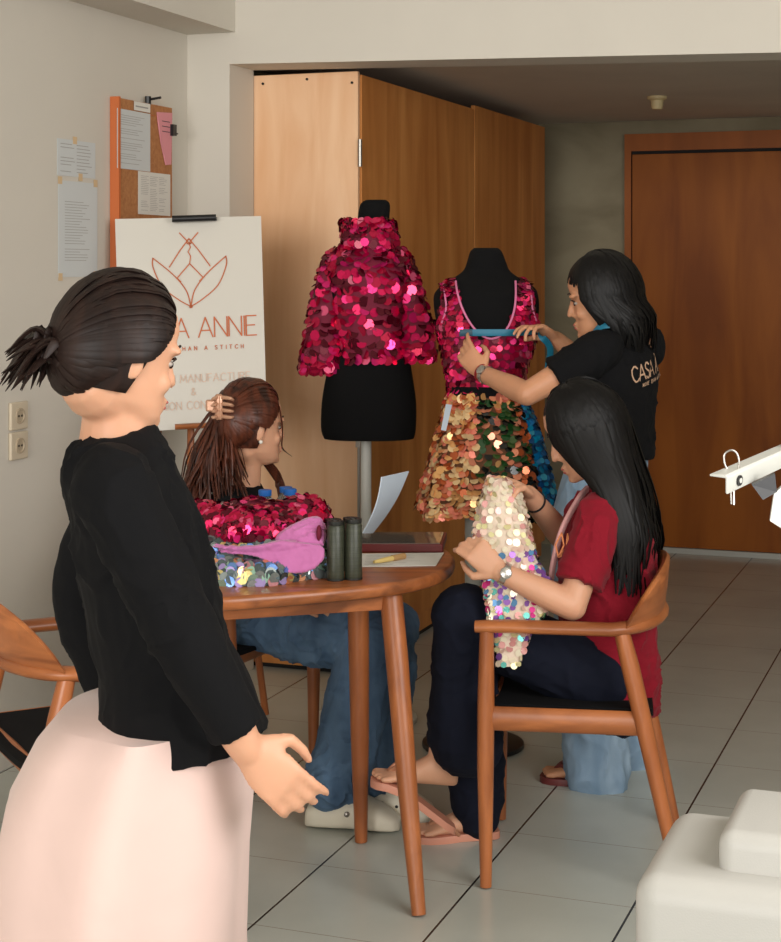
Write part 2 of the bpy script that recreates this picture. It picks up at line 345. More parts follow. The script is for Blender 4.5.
mb = MB(); mb.box((-0.0115, 1.415, 0.1), (0.0, 1.43, 2.22)); mb.build('gap_shade_strip', M['dark'], cb, local=True)  # dark strip standing in for the shade between the two leaves
for z in (0.45, 1.18, 1.93):
    mb = MB(); mb.tube([(0.014, -0.008, z - 0.05), (0.014, -0.008, z + 0.05)], 0.008, 10); mb.build('hinge', M['metal'], cb, local=True)
mb = MB(); mb.tube([(0.012, -0.014, 0.3), (0.012, -0.014, 0.98)], 0.006, 8); mb.box((0.003, -0.024, 0.85), (0.021, -0.004, 0.89)); mb.build('lock_rod', M['metal'], cb, local=True)

# ------------------------------------------------------------------ left wall: papers, pin board, outlets
def on_wall(px0, py0, px1, py1):
    b0, z0 = wall_pt(px0, py0); b1, z1 = wall_pt(px1, py1); return b0, z0, b1, z1
def wall_rect(mb, b0, z0, b1, z1, d0, d1, mi=0): mb.box((AL + d0, min(b0, b1), min(z0, z1)), (AL + d1, max(b0, b1), max(z0, z1)), mi)
def ink_lines(mb, b0, z0, b1, z1, d, n, mi=1, seed=1, cols=1):
    rd = random.Random(seed); zs = (z1 - z0) / n
    for i in range(n):
        for c in range(cols):
            w = (b1 - b0) / cols; e = rd.uniform(0.55, 0.95)
            if rd.random() < 0.12: continue
            wall_rect(mb, b0 + c * w, z0 + zs * (i + 0.38), b0 + c * w + w * e, z0 + zs * (i + 0.56), d, d + 0.0006, mi)
def wall_thing(name, label, cat, b, z, group=None): return thing(name, label, cat, W(AL, b, z), -TH, group)
def local_wall(mb, b, z): mb.v = [(v[0] - AL, v[1] - b, v[2] - z) for v in mb.v]; return mb
# pin board
b0, z0 = wall_pt(110, 96, .002); z0 = wall_pt(110, 96, .03)[1]; b1, _ = wall_pt(172, 104, .03); zb = z0 - 0.86
pb = wall_thing('pin_board', 'tall cork pin board on the white side wall above the flip chart', 'pin board', b0, zb)
mb = MB(); wall_rect(mb, b0 + 0.012, zb, b1, z0, 0.004, 0.03); local_wall(mb, b0, zb).build('cork_panel', M['cork'], pb, local=True)
mb = MB(); wall_rect(mb, b0, zb, b0 + 0.012, z0 + 0.004, 0.002, 0.036); local_wall(mb, b0, zb).build('frame_edge', M['cork_edge'], pb, local=True)
mb = MB(); wall_rect(mb, b0 + 0.07, z0 - 0.04, b1, z0 - 0.038, 0.03, 0.032); local_wall(mb, b0, zb).build('frame_groove', M['cork_edge'], pb, local=True)
c = V((AL + 0.02, wall_pt(143, 96)[0], z0 + 0.015))
mb = MB(); mb.tube([c, c + V((0.05, 0.0, 0.006))], 0.0045, 8); mb.tube([c + V((0, 0, -0.02)), c + V((0, 0, 0.012))], 0.011, 8); local_wall(mb, b0, zb).build('hook', M['blackp'], pb, local=True)
def paper(name, label, cat, px, m, d, lines, cols=1, seed=1, group=None, tape=(), margin=0.08, top=0.08):
    b0, zt = wall_pt(px[0], px[1], d); zz = wall_pt(px[0], px[3], d)[1]; b1 = wall_pt(px[2], px[1], d)[0]
    t = wall_thing(name, label, cat, b0, zz, group)
    mb = MB(); wall_rect(mb, b0, zz, b1, zt, d, d + 0.0012)
    w, h = b1 - b0, zt - zz
    ink_lines(mb, b0 + w * margin, zz + h * margin, b1 - w * margin, zt - h * top, d + 0.0012, lines, 1, seed, cols)
    local_wall(mb, b0, zz).build('sheet', [m, M['ink']], t, local=True)
    for (u, v) in tape:
        tb = MB(); wall_rect(tb, b0 + w * u - 0.012, zz + h * v - 0.012, b0 + w * u + 0.012, zz + h * v + 0.012, d + 0.0013, d + 0.0022)
        local_wall(tb, b0, zz).build('tape_strip', M['tape'], t, local=True)
    return t
paper('notice_sheet', 'small landscape printed notice taped above the long notice on the wall', 'paper notice', (57, 138, 95, 175), M['paper_b'], 0.001, 9, 2, 3, tape=((0.45, 1.0), (0.6, 0.0)))
paper('notice_sheet', 'long printed notice taped under the small one on the white wall', 'paper notice', (58, 180, 97, 277), M['paper_b'], 0.001, 22, 1, 5, tape=((0.04, 1), (0.95, 1), (0.05, 0), (0.95, 0.02)), margin=0.16, top=0.2)
paper('memo_sheet', 'white typed sheet pinned upper on the cork board', 'paper notice', (117, 108, 150, 168), M['paper_b'], 0.031, 22, 1, 7)
paper('memo_sheet', 'white sheet of columns pinned under the pink note on the cork board', 'paper notice', (138, 171, 170, 214), M['paper'], 0.031, 20, 3, 9)
paper('label_card', 'tiny white label card at the top of the cork board', 'label', (134, 101, 150, 110), M['paper'], 0.034, 1, 1, 2)
# pink note, slanted outline
b0, z1 = wall_pt(157, 112, .034); b1, z2 = wall_pt(171.5, 115, .034); _, z3 = wall_pt(166, 165, .034); bm1 = wall_pt(163, 150, .034)[0]
t = wall_thing('pink_note', 'pink slanted paper note clipped to the cork board edge', 'paper note', b0, z3)
mb = MB(); q = [(b0, z1), (b1, z1 + 0.006), (b1, z3 + 0.004), (bm1 + 0.02, z3 + 0.0), (b0 + 0.03, lerp(z3, z1, 0.4)), (b0 + 0.01, lerp(z3, z1, 0.75))]
mb.add([(AL + 0.0335 + 0.004 * (i % 2), b, z) for i, (b, z) in enumerate(q)] + [(AL + 0.0322, b, z) for b, z in q], [tuple(range(6)), tuple(reversed(range(6, 12)))] + [(i, (i + 1) % 6, 6 + (i + 1) % 6, 6 + i) for i in range(6)])
for i in range(3): wall_rect(mb, b0 + 0.03, z1 - 0.03 - 0.018 * i, b1 - 0.02, z1 - 0.0275 - 0.018 * i, 0.038, 0.0385, 1)
local_wall(mb, b0, z3).build('sheet', [M['pink_paper'], M['ink_d']], t, local=True)
bc, zc = wall_pt(171, 131, .03)
mb = MB(); wall_rect(mb, bc - 0.02, zc - 0.018, bc + 0.006, zc + 0.022, 0.02, 0.05); mb.tube([(AL + 0.03, bc + 0.01, zc - 0.008), (AL + 0.03, bc + 0.05, zc - 0.006)], 0.003, 6)
o = mb.build('binder_clip', M['blackp']); o.rotation_euler = (0, 0, -TH); tag(o, 'black binder clip gripping the pink note on the cork board', 'clip')
for i, (py0, py1) in enumerate(((403, 431), (433, 461))):
    b0, z1 = wall_pt(8, py0); b1, _ = wall_pt(25, py0); z0 = wall_pt(8, py1)[1]; zc, bc = (z0 + z1) / 2, (b0 + b1) / 2
    t = wall_thing('wall_outlet', ('upper' if i == 0 else 'lower') + ' cream round-socket outlet of the pair on the side wall', 'power outlet', bc, zc, 'wall outlets')
    hb, hz = (b1 - b0) / 2, (z1 - z0) / 2
    mb = MB(); mb.box((0.0005, -hb, -hz), (0.012, hb, hz)); mb.build('plate', M['outlet'], t, local=True, bevel=0.004)
    mb = MB(); mb.lathe([(0.024, 0), (0.024, 0.004), (0.019, 0.0045), (0.017, 0.001)], (0, 0, 0), 24); mb.v = [(0.012 + v[2], v[0], v[1]) for v in mb.v]; mb.build('socket', M['outlet_d'], t, local=True)
    mb = MB()
    for s in (-1, 1): mb.box((0.0125, s * 0.008 - 0.003, -0.003), (0.0145, s * 0.008 + 0.003, 0.003))
    mb.build('pin_hole', M['dark'], t, local=True)

# ------------------------------------------------------------------ stroke lettering
GL = {'A': [[(0, 0), (.35, 1), (.7, 0)], [(.12, .34), (.58, .34)]], 'C': [[(.68, .82), (.5, .98), (.3, 1), (.08, .8), (0, .5), (.08, .2), (.3, 0), (.5, .02), (.68, .18)]],
      'S': [[(.52, .85), (.4, .98), (.22, 1), (.06, .86), (.06, .68), (.28, .52), (.5, .4), (.54, .2), (.4, .02), (.2, 0), (.03, .14)]], 'N': [[(0, 0), (0, 1), (.62, 0), (.62, 1)]],
      'I': [[(.05, 0), (.05, 1)]], 'E': [[(.5, 1), (0, 1), (0, 0), (.5, 0)], [(0, .52), (.42, .52)]], 'M': [[(0, 0), (.06, 1), (.38, .2), (.7, 1), (.76, 0)]],
      'O': [[(.35, 1), (.1, .84), (0, .5), (.1, .16), (.35, 0), (.6, .16), (.7, .5), (.6, .84), (.35, 1)]], 'R': [[(0, 0), (0, 1), (.38, 1), (.5, .78), (.38, .54), (0, .54)], [(.28, .54), (.54, 0)]],
      'T': [[(0, 1), (.6, 1)], [(.3, 1), (.3, 0)]], 'H': [[(0, 0), (0, 1)], [(.58, 0), (.58, 1)], [(0, .52), (.58, .52)]], 'F': [[(.48, 1), (0, 1), (0, 0)], [(0, .52), (.4, .52)]],
      'U': [[(0, 1), (0, .25), (.12, .02), (.3, 0), (.48, .02), (.6, .25), (.6, 1)]], 'L': [[(0, 1), (0, 0), (.46, 0)]], 'G': [[(.66, .82), (.5, .98), (.3, 1), (.08, .8), (0, .5), (.08, .2), (.3, 0), (.52, .02), (.66, .2), (.66, .46), (.4, .46)]],
      '&': [[(.62, 0), (.12, .74), (.2, .96), (.36, .96), (.42, .76), (.06, .3), (.1, .06), (.3, 0), (.6, .4)]], ' ': []}
def glyph_w(ch): return max([p[0] for s in GL[ch] for p in s] or [0.3])
def text_w(s, h, sp): return sum(glyph_w(c) * h + sp for c in s) - sp
def strokes(mb, s, P, h, sp, w, mi=0):
    """P(x, y) -> (point, normal); ribbons of width w, centred on x = 0, baseline y = 0"""
    x = -text_w(s, h, sp) / 2
    for ch in s:
        for st in GL[ch]: ribbon(mb, [(x + p[0] * h, p[1] * h) for p in st], P, w, mi)
        x += glyph_w(ch) * h + sp
def ribbon(mb, pts, P, w, mi=0):
    for (x0, y0), (x1, y1) in zip(pts, pts[1:]):
        d = V((x1 - x0, y1 - y0)); L = d.length or 1e-6; d /= L; n = V((-d.y, d.x)) * w / 2; e = d * w * 0.3
        q = [(x0 - e.x + n.x, y0 - e.y + n.y), (x1 + e.x + n.x, y1 + e.y + n.y), (x1 + e.x - n.x, y1 + e.y - n.y), (x0 - e.x - n.x, y0 - e.y - n.y)]
        q = [P(*c) for c in q]
        if None not in q: mb.add(q, [(0, 1, 2, 3)], mi)

# ------------------------------------------------------------------ flip chart on an easel
YE = 5.35
q00, q10, q11, q01 = at(122, 433, YE + 0.02), at(267, 424, YE + 0.06), at(261, 216, YE + 0.16), at(115, 219, YE + 0.12)
fc = thing('flip_chart', 'white flip chart pad with copper logo and lettering on an easel', 'flip chart', at(190, 690, YE + 0.1))
def board_pt(u, v, d=0.0):
    p = lerp(lerp(q00, q10, u), lerp(q01, q11, u), v)
    n = (q10 - q00).cross(q01 - q00).normalized()
    if n.y > 0: n = -n
    return p + n * (d + 0.012 * sin(PI * u) * 0.5 * (1 - v) + 0.02 * max(0, u - 0.8) * (1 - v))
mb = MB(); NU, NV = 16, 12
for d in (0.0, -0.006): mb.add([board_pt(i / NU, j / NV, d) for j in range(NV + 1) for i in range(NU + 1)], [(j * (NU + 1) + i, j * (NU + 1) + i + 1, (j + 1) * (NU + 1) + i + 1, (j + 1) * (NU + 1) + i) for j in range(NV) for i in range(NU)])
K = (NU + 1) * (NV + 1); edge = [i for i in range(NU + 1)] + [j * (NU + 1) + NU for j in range(1, NV + 1)] + [NV * (NU + 1) + i for i in range(NU - 1, -1, -1)] + [j * (NU + 1) for j in range(NV - 1, 0, -1)]
mb.f += [(edge[i], edge[(i + 1) % len(edge)], edge[(i + 1) % len(edge)] + K, edge[i] + K) for i in range(len(edge))]; mb.m += [0] * len(edge)
M['pad'] = mat('coated_pad', rgb(206, 201, 190), 0.35)
mb.build('pad', M['pad'], fc)
BWD, BHT = (q10 - q00).length, (q01 - q00).length
def BP(cx, cy):   # print coordinates in metres about a point of the pad
    return lambda x, y: board_pt(cx + x / BWD, cy + y / BHT, 0.004)
mb = MB(); strokes(mb, 'CASA ANNIE', BP(0.51, 0.425), 0.066, 0.006, 0.0042); strokes(mb, 'MORE THAN A STITCH', BP(0.53, 0.365), 0.013, 0.0105, 0.0022)
mb.build('lettering', M['orange'], fc)
mb = MB()
strokes(mb, 'FASHION MANUFACTURE', BP(0.5, 0.215), 0.026, 0.005, 0.0024); strokes(mb, '&', BP(0.5, 0.155), 0.024, 0.005, 0.0024); strokes(mb, 'FASHION CONSULTING', BP(0.5, 0.09), 0.026, 0.005, 0.0024)
mb.build('small_lettering', M['orange_l'], fc)
def leaf(sx): # closed leaf outline (metres), tip outwards
    up = [(0.0, -0.115), (0.014 * 1, -0.06), (0.055, -0.005), (0.118, 0.052)]; dn = [(0.118, 0.052), (0.118, 0.02), (0.09, -0.045), (0.04, -0.09), (0.0, -0.115)]
    f = lambda L: [(sx * p.x, p.y) for p in spline([(a, b, 0) for a, b in L], 6)]
    return f(up) + f(dn)
mb = MB(); P0 = BP(0.5, 0.735); w = 0.0036
for s in (-1, 1):
    ribbon(mb, leaf(s), P0, w)
    ribbon(mb, [(0, 0.115), (s * 0.03, 0.075), (s * 0.066, 0.02)], P0, w); ribbon(mb, [(0, 0.03), (s * 0.042, -0.018), (s * 0.03, -0.03)], P0, w)
    ribbon(mb, [(0, 0.10), (s * 0.03, 0.135)], P0, w)
ribbon(mb, [(0, 0.1), (0.004, 0.085), (-0.004, 0.07), (0.004, 0.055), (0, 0.03)], P0, 0.003)
ring = [(0.008 * cos(a * PI / 6), 0.104 + 0.008 * sin(a * PI / 6)) for a in range(13)]; ribbon(mb, ring, P0, w)
ring = [(0.004 * cos(a * PI / 6), -0.115 + 0.004 * sin(a * PI / 6)) for a in range(13)]; ribbon(mb, ring, P0, w)
mb.build('logo', M['orange'], fc)
a, b = at(172, 219, YE + 0.1), at(216, 217.5, YE + 0.12)
mb = MB(); mb.tube([a, b], 0.011, 10); mb.obox(lerp(a, b, 0.5) + V((0, 0.02, -0.004)), (b - a) * 0.5, (0, 0.02, 0), (0, 0, 0.006)); mb.build('clamp_bar', M['blackp'], fc)
t0 = at(192, 217, YE + 0.15); es = thing('easel', 'dark wooden easel holding up the white flip chart', 'easel', fc.location + V((0, 0.05, 0)))
mb = MB(); mb.tube([at(175, 427, YE + 0.0), at(232, 424, YE + 0.02)], 0.012, 8, flat=0.8); mb.build('tray', M['teak'], es)
for dx, dy in ((0.0, 0.02), (-0.3, 0.2), (0.3, 0.22)):
    f = at(192, 427, YE + 0.08) if dx == 0 else t0 + V((dx * 0.1, 0.03, -0.1))
    foot = V((t0.x + dx * 0.8, YE + 0.0 + dy, 0))
    mb = MB(); mb.tube([foot, t0 + V((dx * 0.1, 0.04, -0.02))], [0.012, 0.012], 8); mb.build('leg', M['teak_v'], es)

# ------------------------------------------------------------------ chair (local: faces +x)
def make_chair(label, loc, rz):
    t = thing('wooden_armchair', label, 'chair', loc, rz, 'curved-back wooden armchairs')
    hw = 0.25
    for s in (-1, 1):
        mb = MB(); mb.tube([(0.24, s * hw, 0.63), (0.242, s * hw, 0.45), (0.243, s * hw, 0.3), (0.242, s * hw, 0.004)], [0.017, 0.021, 0.0205, 0.014], 16); mb.build('leg', M['teak_v'], t, local=True)
        mb = MB(); mb.tube([(-0.085, s * hw, 0.63), (-0.105, s * (hw + .004), 0.55), (-0.14, s * (hw + .006), 0.40), (-0.228, s * (hw + 0.01), 0.004)], [0.019, 0.022, 0.0215, 0.014], 16); mb.build('leg', M['teak_v'], t, local=True)
        mb = MB(); mb.tube([(0.24, s * (hw - 0.002), 0.412), (-0.14, s * (hw - 0.002), 0.412)], 0.014, 12, flat=2.1, up=(0, 0, 1)); mb.build('seat_rail', M['teak'], t, local=True)
    for x in (0.225, -0.13):
        mb = MB(); mb.tube([(x, -hw, 0.412), (x, hw, 0.412)], 0.013, 12, flat=2.0, up=(0, 0, 1)); mb.build('seat_rail', M['teak'], t, local=True)
    mb = MB(); rings = []
    for x in (0.262, 0.25, 0.1, -0.08, -0.16):
        w = 0.232; rings.append([(x, -w, 0.428), (x, -w * 0.5, 0.42 if x < 0.25 else 0.425), (x, 0, 0.418 if x < 0.25 else 0.423), (x, w * 0.5, 0.42), (x, w, 0.428), (x, w, 0.444), (x, w * 0.5, 0.436), (x, 0, 0.434), (x, -w * 0.5, 0.436), (x, -w, 0.444)])
    mb.loft(rings); mb.build('seat', M['black'], t, local=True)
    # arm bow: arms and back rail in one bent piece
    pts = [(0.268, -hw, 0.634), (0.2, -hw, 0.637), (0.05, -hw - 0.006, 0.638), (-0.06, -hw - 0.008, 0.638)]
    arc = [(-0.06 - 0.118 * sin(a), -(hw + 0.008) * cos(a), 0.64) for a in [PI * k / 12 for k in range(1, 12)]]
    pts = pts + arc + [(x, -y, z) for x, y, z in reversed(pts)]
    rad = [0.026 if 0 < i < len(pts) - 1 else 0.023 for i in range(len(pts))]
    mb = MB(); mb.tube(pts, rad, 14, flat=0.62, up=(0, 0, 1), round_ends=False); mb.build('arm_bow', M['teak'], t, local=True, angle=60)
    mb = MB(); rings = []
    for k in range(-9, 10):
        a = k / 9 * 1.32
        h = 0.138 * (max(0, 1 - (abs(k) / 9.2) ** 2.2)) ** 0.9
        cx, cy = -0.06 - 0.118 * cos(a), (hw + 0.008) * sin(a); n = V((-cos(a), sin(a) * 0.8, 0)).normalized()
        lean = 0.02
        r = []
        for (o, zz) in ((0.011, 0.0), (0.012, 0.5), (0.009, 0.95), (0.0, 1.0), (-0.009, 0.95), (-0.012, 0.5), (-0.011, 0.0)):
            p = V((cx, cy, 0)) + n * (o + lean * zz); r.append((p.x, p.y, 0.63 + (h + 0.012) * zz))
        rings.append(r)
    mb.loft(rings); mb.build('backrest', M['teak'], t, local=True, angle=60)
    return t
CH = make_chair('wooden armchair that the woman in the maroon shirt sits on', (.506, 4.219, 0), PI - math.radians(8))
copy_thing(CH, (-0.732, 3.777, 0), math.radians(28), 'empty wooden armchair beside the white side wall')
copy_thing(CH, (-0.56, 4.90, 0), math.radians(-25), 'wooden armchair under the woman in blue jeans behind the table')

# ------------------------------------------------------------------ table
OUT = [(-.413, 3.773), (-.26, 3.825), (-.119, 3.887), (.042, 3.985), (.135, 4.12), (.168, 4.29), (.145, 4.45), (.06, 4.58), (-.09, 4.65), (-.28, 4.64), (-.42, 4.55), (-.55, 4.42), (-.62, 4.2), (-.60, 3.97), (-.53, 3.81)]
TC = V((-0.29, 4.22, 0)); TZ = 0.75
tb = thing('round_table', 'round-cornered teak table with tapered legs carrying sequined garments', 'table', TC)
ol = spline([(x, y, 0) for x, y in OUT], 6, True)
def inset(d, z):
    out = []
    for p in ol:
        r = (TC - p); r.z = 0; out.append(V((p.x, p.y, z)) + r.normalized() * d)
    return out
mb = MB(); mb.loft([inset(0.05, TZ - 0.034), inset(0.012, TZ - 0.034), inset(0.003, TZ - 0.028), inset(0.0, TZ - 0.017), inset(0.001, TZ - 0.007), inset(0.006, TZ - 0.001), inset(0.012, TZ)]); mb.build('tabletop', M['teak_top'], tb, angle=50)
LT = [(0.0, 4.03, 0.066, 3.83), (-0.085, 4.29, -0.077, 4.325), (-0.48, 4.34, -0.54, 4.42), (-0.42, 3.90, -0.44, 3.83)]
for (x, y, x2, y2) in LT:
    mb = MB(); mb.tube([(x, y, TZ - 0.03), (lerp(x, x2, .25), lerp(y, y2, .25), 0.55), (lerp(x, x2, .6), lerp(y, y2, .6), 0.28), (x2, y2, 0.003)], [0.028, 0.0275, 0.024, 0.0165], 18); mb.build('leg', M['teak_v'], tb)
for i in range(4):
    a, b = V((LT[i][0], LT[i][1], TZ - 0.054)), V((LT[(i + 1) % 4][0], LT[(i + 1) % 4][1], TZ - 0.054)); d = (b - a); n = V((-d.y, d.x, 0)).normalized()
    if (TC - a).dot(n) > 0: n = -n
    a, b = a + n * 0.006, b + n * 0.006
    mb = MB(); mb.obox((a + b) / 2, d * 0.48, n * 0.011, (0, 0, 0.022)); mb.build('apron', M['teak_top'], tb, bevel=0.002)

# ------------------------------------------------------------------ sequins
def sequins(mb, S, r, rows, pick, seed=1, tilt=0.35, jit=0.22, keep=None, n=8, v0=0.0, v1=1.0, u0=0.0, u1=1.0, overlap=1.55, lift=0.003, rj=0.15, grow=0.0):
    rd = random.Random(seed)
    for j in range(rows):
        v = lerp(v0, v1, (j + 0.5) / rows)
        L, last = 0.0, S(u0, v)
        for k in range(1, 25):
            p = S(lerp(u0, u1, k / 24), v); L += (p - last).length; last = p
        m = max(3, int(L / (r * overlap)))
        for i in range(m):
            u = lerp(u0, u1, (i + 0.5 * (j % 2) + rd.uniform(-.2, .2)) / m)
            vv = v + rd.uniform(-.25, .25) / rows
            if keep and not keep(u, vv): continue
            e = 1e-3; p = S(u, vv); du = S(u + e, vv) - p; dv = S(u, min(1, vv + e)) - S(u, min(1, vv + e) - e)
            nn = du.cross(dv)
            if nn.length < 1e-12: continue
            nn.normalize(); tv = dv.normalized(); tu = du.normalized()
            nn = (nn + tv * (rd.gauss(tilt, jit)) + tu * rd.gauss(0, jit)).normalized()
            mb.disc(p + nn * lift, nn, r * (1 + grow * (1 - v)) * rd.uniform(1 - rj, 1 + rj), pick(u, vv, rd), n, rd.uniform(0, 1))
def weighted(*pairs):
    def f(u, v, rd):
        x = rd.random() * sum(w for _, w in pairs)
        for k, w in pairs:
            x -= w
            if x <= 0: return k
        return pairs[-1][0]
    return f
def ringfn(levels, cx=0.0, cy=0.0):
    """levels: (z, cx, cy, half width, half depth) from bottom to top -> S(u, v), u=0 at the back seam, front = 0.5 (towards -y)"""
    def S(u, v):
        t = max(0, min(0.99999, v)) * (len(levels) - 1); i = int(t); t -= i
        g = lambda k: levels[max(0, min(len(levels) - 1, k))]
        o = []
        for c in range(5):
            a, b, d, e = g(i - 1)[c], g(i)[c], g(i + 1)[c], g(i + 2)[c]
            o.append(0.5 * (2 * b + (d - a) * t + (2 * a - 5 * b + 4 * d - e) * t * t + (3 * b - a - 3 * d + e) * t ** 3))
        z, x, y, w, dp = o; an = 2 * PI * u
        ca, sa = -sin(an), cos(an); pw = 0.85
        return V((x + w * math.copysign(abs(ca) ** pw, ca), y + dp * math.copysign(abs(sa) ** pw, sa), z))
    return S
def shell(mb, S, nu, nv, mi=0, v0=0, v1=1, cap=(0, 0), keep=None):
    if keep is None:
        mb.loft([[S(i / nu, lerp(v0, v1, j / nv)) for i in range(nu)] for j in range(nv + 1)], mi, cap); return
    vs = [S(i / nu, lerp(v0, v1, j / nv)) for j in range(nv + 1) for i in range(nu)]
    fs = [(j * nu + i, j * nu + (i + 1) % nu, (j + 1) * nu + (i + 1) % nu, (j + 1) * nu + i) for j in range(nv) for i in range(nu) if keep((i + .5) / nu, lerp(v0, v1, (j + .5) / nv))]
    mb.add(vs, fs, mi)
def lv(pts, Y, ratio, x0=None):    # (py, left px, right px[, depth ratio]) rows -> ring levels, bottom first
    out = []
    for r in pts:
        a, b = at(r[1], r[0], Y), at(r[2], r[0], Y); out.append((a.z, (a.x + b.x) / 2, Y + (r[4] if len(r) > 4 else 0), (b.x - a.x) / 2, (b.x - a.x) / 2 * (r[3] if len(r) > 3 else ratio)))
    return sorted(out)
ws = weighted((0, 5), (1, 5), (2, 2.2), (3, 4), (4, .4))

# dress form with the jacket
Y1 = 5.5
f1 = thing('dress_form', 'black dress form on a white pole wearing the pink sequin jacket', 'dress form', (at(368, 0, Y1).x, Y1, 0), 0, 'black dress forms')
S1 = ringfn(lv([(438, 324, 414), (428, 321, 416), (400, 322, 416), (365, 328, 411), (335, 332, 408), (300, 328, 410), (275, 325, 410), (258, 328, 407, .6), (248, 342, 396, .6), (238, 353, 388, .7), (222, 357, 389, .8), (205, 360, 390, .8), (200, 366, 386, .8)], Y1, 0.72))
mb = MB(); shell(mb, S1, 36, 44, cap=(1, 1)); mb.build('torso', M['form'], f1, angle=70)
mb = MB(); p = at(366, 428, Y1); mb.tube([(p.x, Y1, 0.03), (p.x, Y1, p.z + 0.03)], 0.018, 16); mb.build('pole', M['white_met'], f1)
mb = MB(); mb.lathe([(0.17, 0.002), (0.17, 0.014), (0.15, 0.022), (0.03, 0.035)], (p.x, Y1, 0), 32); mb.build('stand_base', M['white_met'], f1)
jk = thing('sequin_jacket', 'cropped hot pink sequin jacket with wide sleeves on the dress form', 'jacket', (f1.location.x, Y1, at(368, 358, Y1).z))
SJ = ringfn(lv([(360, 338, 404), (345, 336, 404), (320, 334, 406), (295, 332, 407), (275, 327, 409), (260, 330, 406, .85), (250, 338, 399, .8), (243, 343, 396, .85), (234, 342, 396, .95), (224, 341, 395, .95), (221, 342, 394, .95)], Y1, 1.0))
mb = MB(); shell(mb, SJ, 40, 30, 5, cap=(0, 0)); sequins(mb, SJ, 0.0145, 23, ws, 3, jit=.36, grow=.3); mb.build('jacket_body', SP + [M['pinkbase']], jk, recalc=False)
for s, rows in ((-1, [(371, 302, 342), (362, 301, 346), (345, 304, 345), (320, 308, 343), (295, 313, 342), (275, 318, 343), (258, 324, 346), (249, 333, 352)]),
                (1, [(359, 399, 434), (350, 396, 434), (330, 395, 432), (305, 394, 426), (285, 392, 421), (270, 391, 416), (258, 388, 411), (249, 382, 404)])):
    SL = ringfn([(z, x, y - 0.01, w, max(0.03, w * 1.05)) for z, x, y, w, d in lv(rows, Y1, 1.0)])
    mb = MB(); shell(mb, SL, 26, 20, 5, cap=(0, 1)); sequins(mb, SL, 0.0145, 18, ws, 8 + s, jit=.36, grow=.3); sl = mb.build('sleeve', SP + [M['pinkbase']], jk, recalc=False)
    mb = MB(); shell(mb, lambda u, v: SL(u, v * 0.35) * 1.0 + (V((SL(0, v * .35).x, Y1, SL(0, v * .35).z)) - SL(u, v * .35)) * 0.06, 26, 6); lin_o = mb.build('lining', M['lilac'], jk)
# collar front overlap
mb = MB(); SK = ringfn(lv([(246, 343, 397), (240, 341, 398), (232, 341, 397), (224, 342, 395)], Y1, 0.95)); shell(mb, SK, 32, 6, 5); sequins(mb, SK, 0.0145, 3, ws, 31); mb.build('collar', SP + [M['pinkbase']], jk, recalc=False)

# dress form with the top and skirt
Y2 = 5.2
f2 = thing('dress_form', 'black dress form wearing the pink sequin top and gold skirt', 'dress form', (at(487, 0, Y2).x, Y2, 0), 0, 'black dress forms')
R2 = [(440, 444, 530), (420, 444, 528), (405, 448, 523), (390, 450, 521), (370, 447, 524), (345, 442, 532), (325, 437, 537), (308, 434, 539, .72), (295, 434, 538, .66), (287, 440, 534, .58), (279, 452, 521, .55), (271, 463, 510, .6), (262, 467, 506, .75), (252, 470, 502, .85), (248, 474, 498, .85)]
S2 = ringfn(lv(R2, Y2, 0.74))
mb = MB(); shell(mb, S2, 40, 50, cap=(1, 1)); mb.build('torso', M['form'], f2, angle=70)
p = at(473, 585, Y2)
mb = MB(); mb.tube([(p.x, Y2, p.z), (p.x, Y2, at(0, 430, Y2).z)], 0.026, 16); mb.build('pole_sleeve', M['white_met'], f2)
mb = MB(); mb.tube([(p.x, Y2, 0.02), (p.x, Y2, p.z + 0.01)], 0.014, 12); mb.build('pole', M['blackp'], f2)
mb = MB(); mb.lathe([(0.16, 0.002), (0.16, 0.014), (0.14, 0.022), (0.03, 0.035)], (p.x, Y2, 0), 32); mb.build('stand_base', M['blackp'], f2)
tp = thing('sequin_vest', 'sleeveless hot pink sequin top with scoop neck on the dress form', 'top', (f2.location.x, Y2, at(0, 395, Y2).z))
lv2 = lv([r for r in R2 if 277 <= r[0] <= 405], Y2, 0.74)
ST = ringfn([(z, x, y, w + 0.007, d + 0.007) for z, x, y, w, d in lv2])
def px_of(q): return CX + q.x * F / q.y, HY + (H - q.z) * F / q.y
def top_keep(u, v, m=0):
    q = ST(u, v); x, y = CX + q.x * F / Y2, HY + (H - q.z) * F / Y2; dx = abs(x - 486)
    if y > 397: return False
    front = 0.2 < u < 0.8
    dip = 338 if front else 312
    if dx < 34 - m and y < dip - (dip - 276) * (dx / 33.0) ** 3 - m: return False
    if y < 322 and dx > 45 - 1.2 * m + max(0, (y - 300)) * 0.18: return False
    return y > 281 or 33 < dx < 46
mb = MB(); shell(mb, ST, 72, 46, 5, keep=top_keep); sequins(mb, ST, 0.0115, 26, ws, 5, overlap=1.4, tilt=0.3, keep=top_keep); mb.build('top_body', SP + [M['pinkbase']], tp, recalc=False)
def top_front(x, y, d=0.012):   # point on the front of the top that shows at (x, y)
    v_lo, v_hi = 0.0, 1.0
    for _ in range(30):
        vm = (v_lo + v_hi) / 2; q = ST(0.5, vm)
        if HY + (H - q.z) * F / Y2 > y: v_lo = vm
        else: v_hi = vm
    lo, hi = 0.25, 0.75
    for _ in range(30):
        um = (lo + hi) / 2; q = ST(um, v_lo)
        if CX + q.x * F / Y2 < x: lo = um
        else: hi = um
    q = ST((lo + hi) / 2, v_lo); return q + V((0, -d, 0))
nk = [(455, 281), (456, 292), (460, 306), (467, 320), (476, 331), (487, 337), (498, 334), (506, 324), (511, 310), (513, 296), (514, 281)]
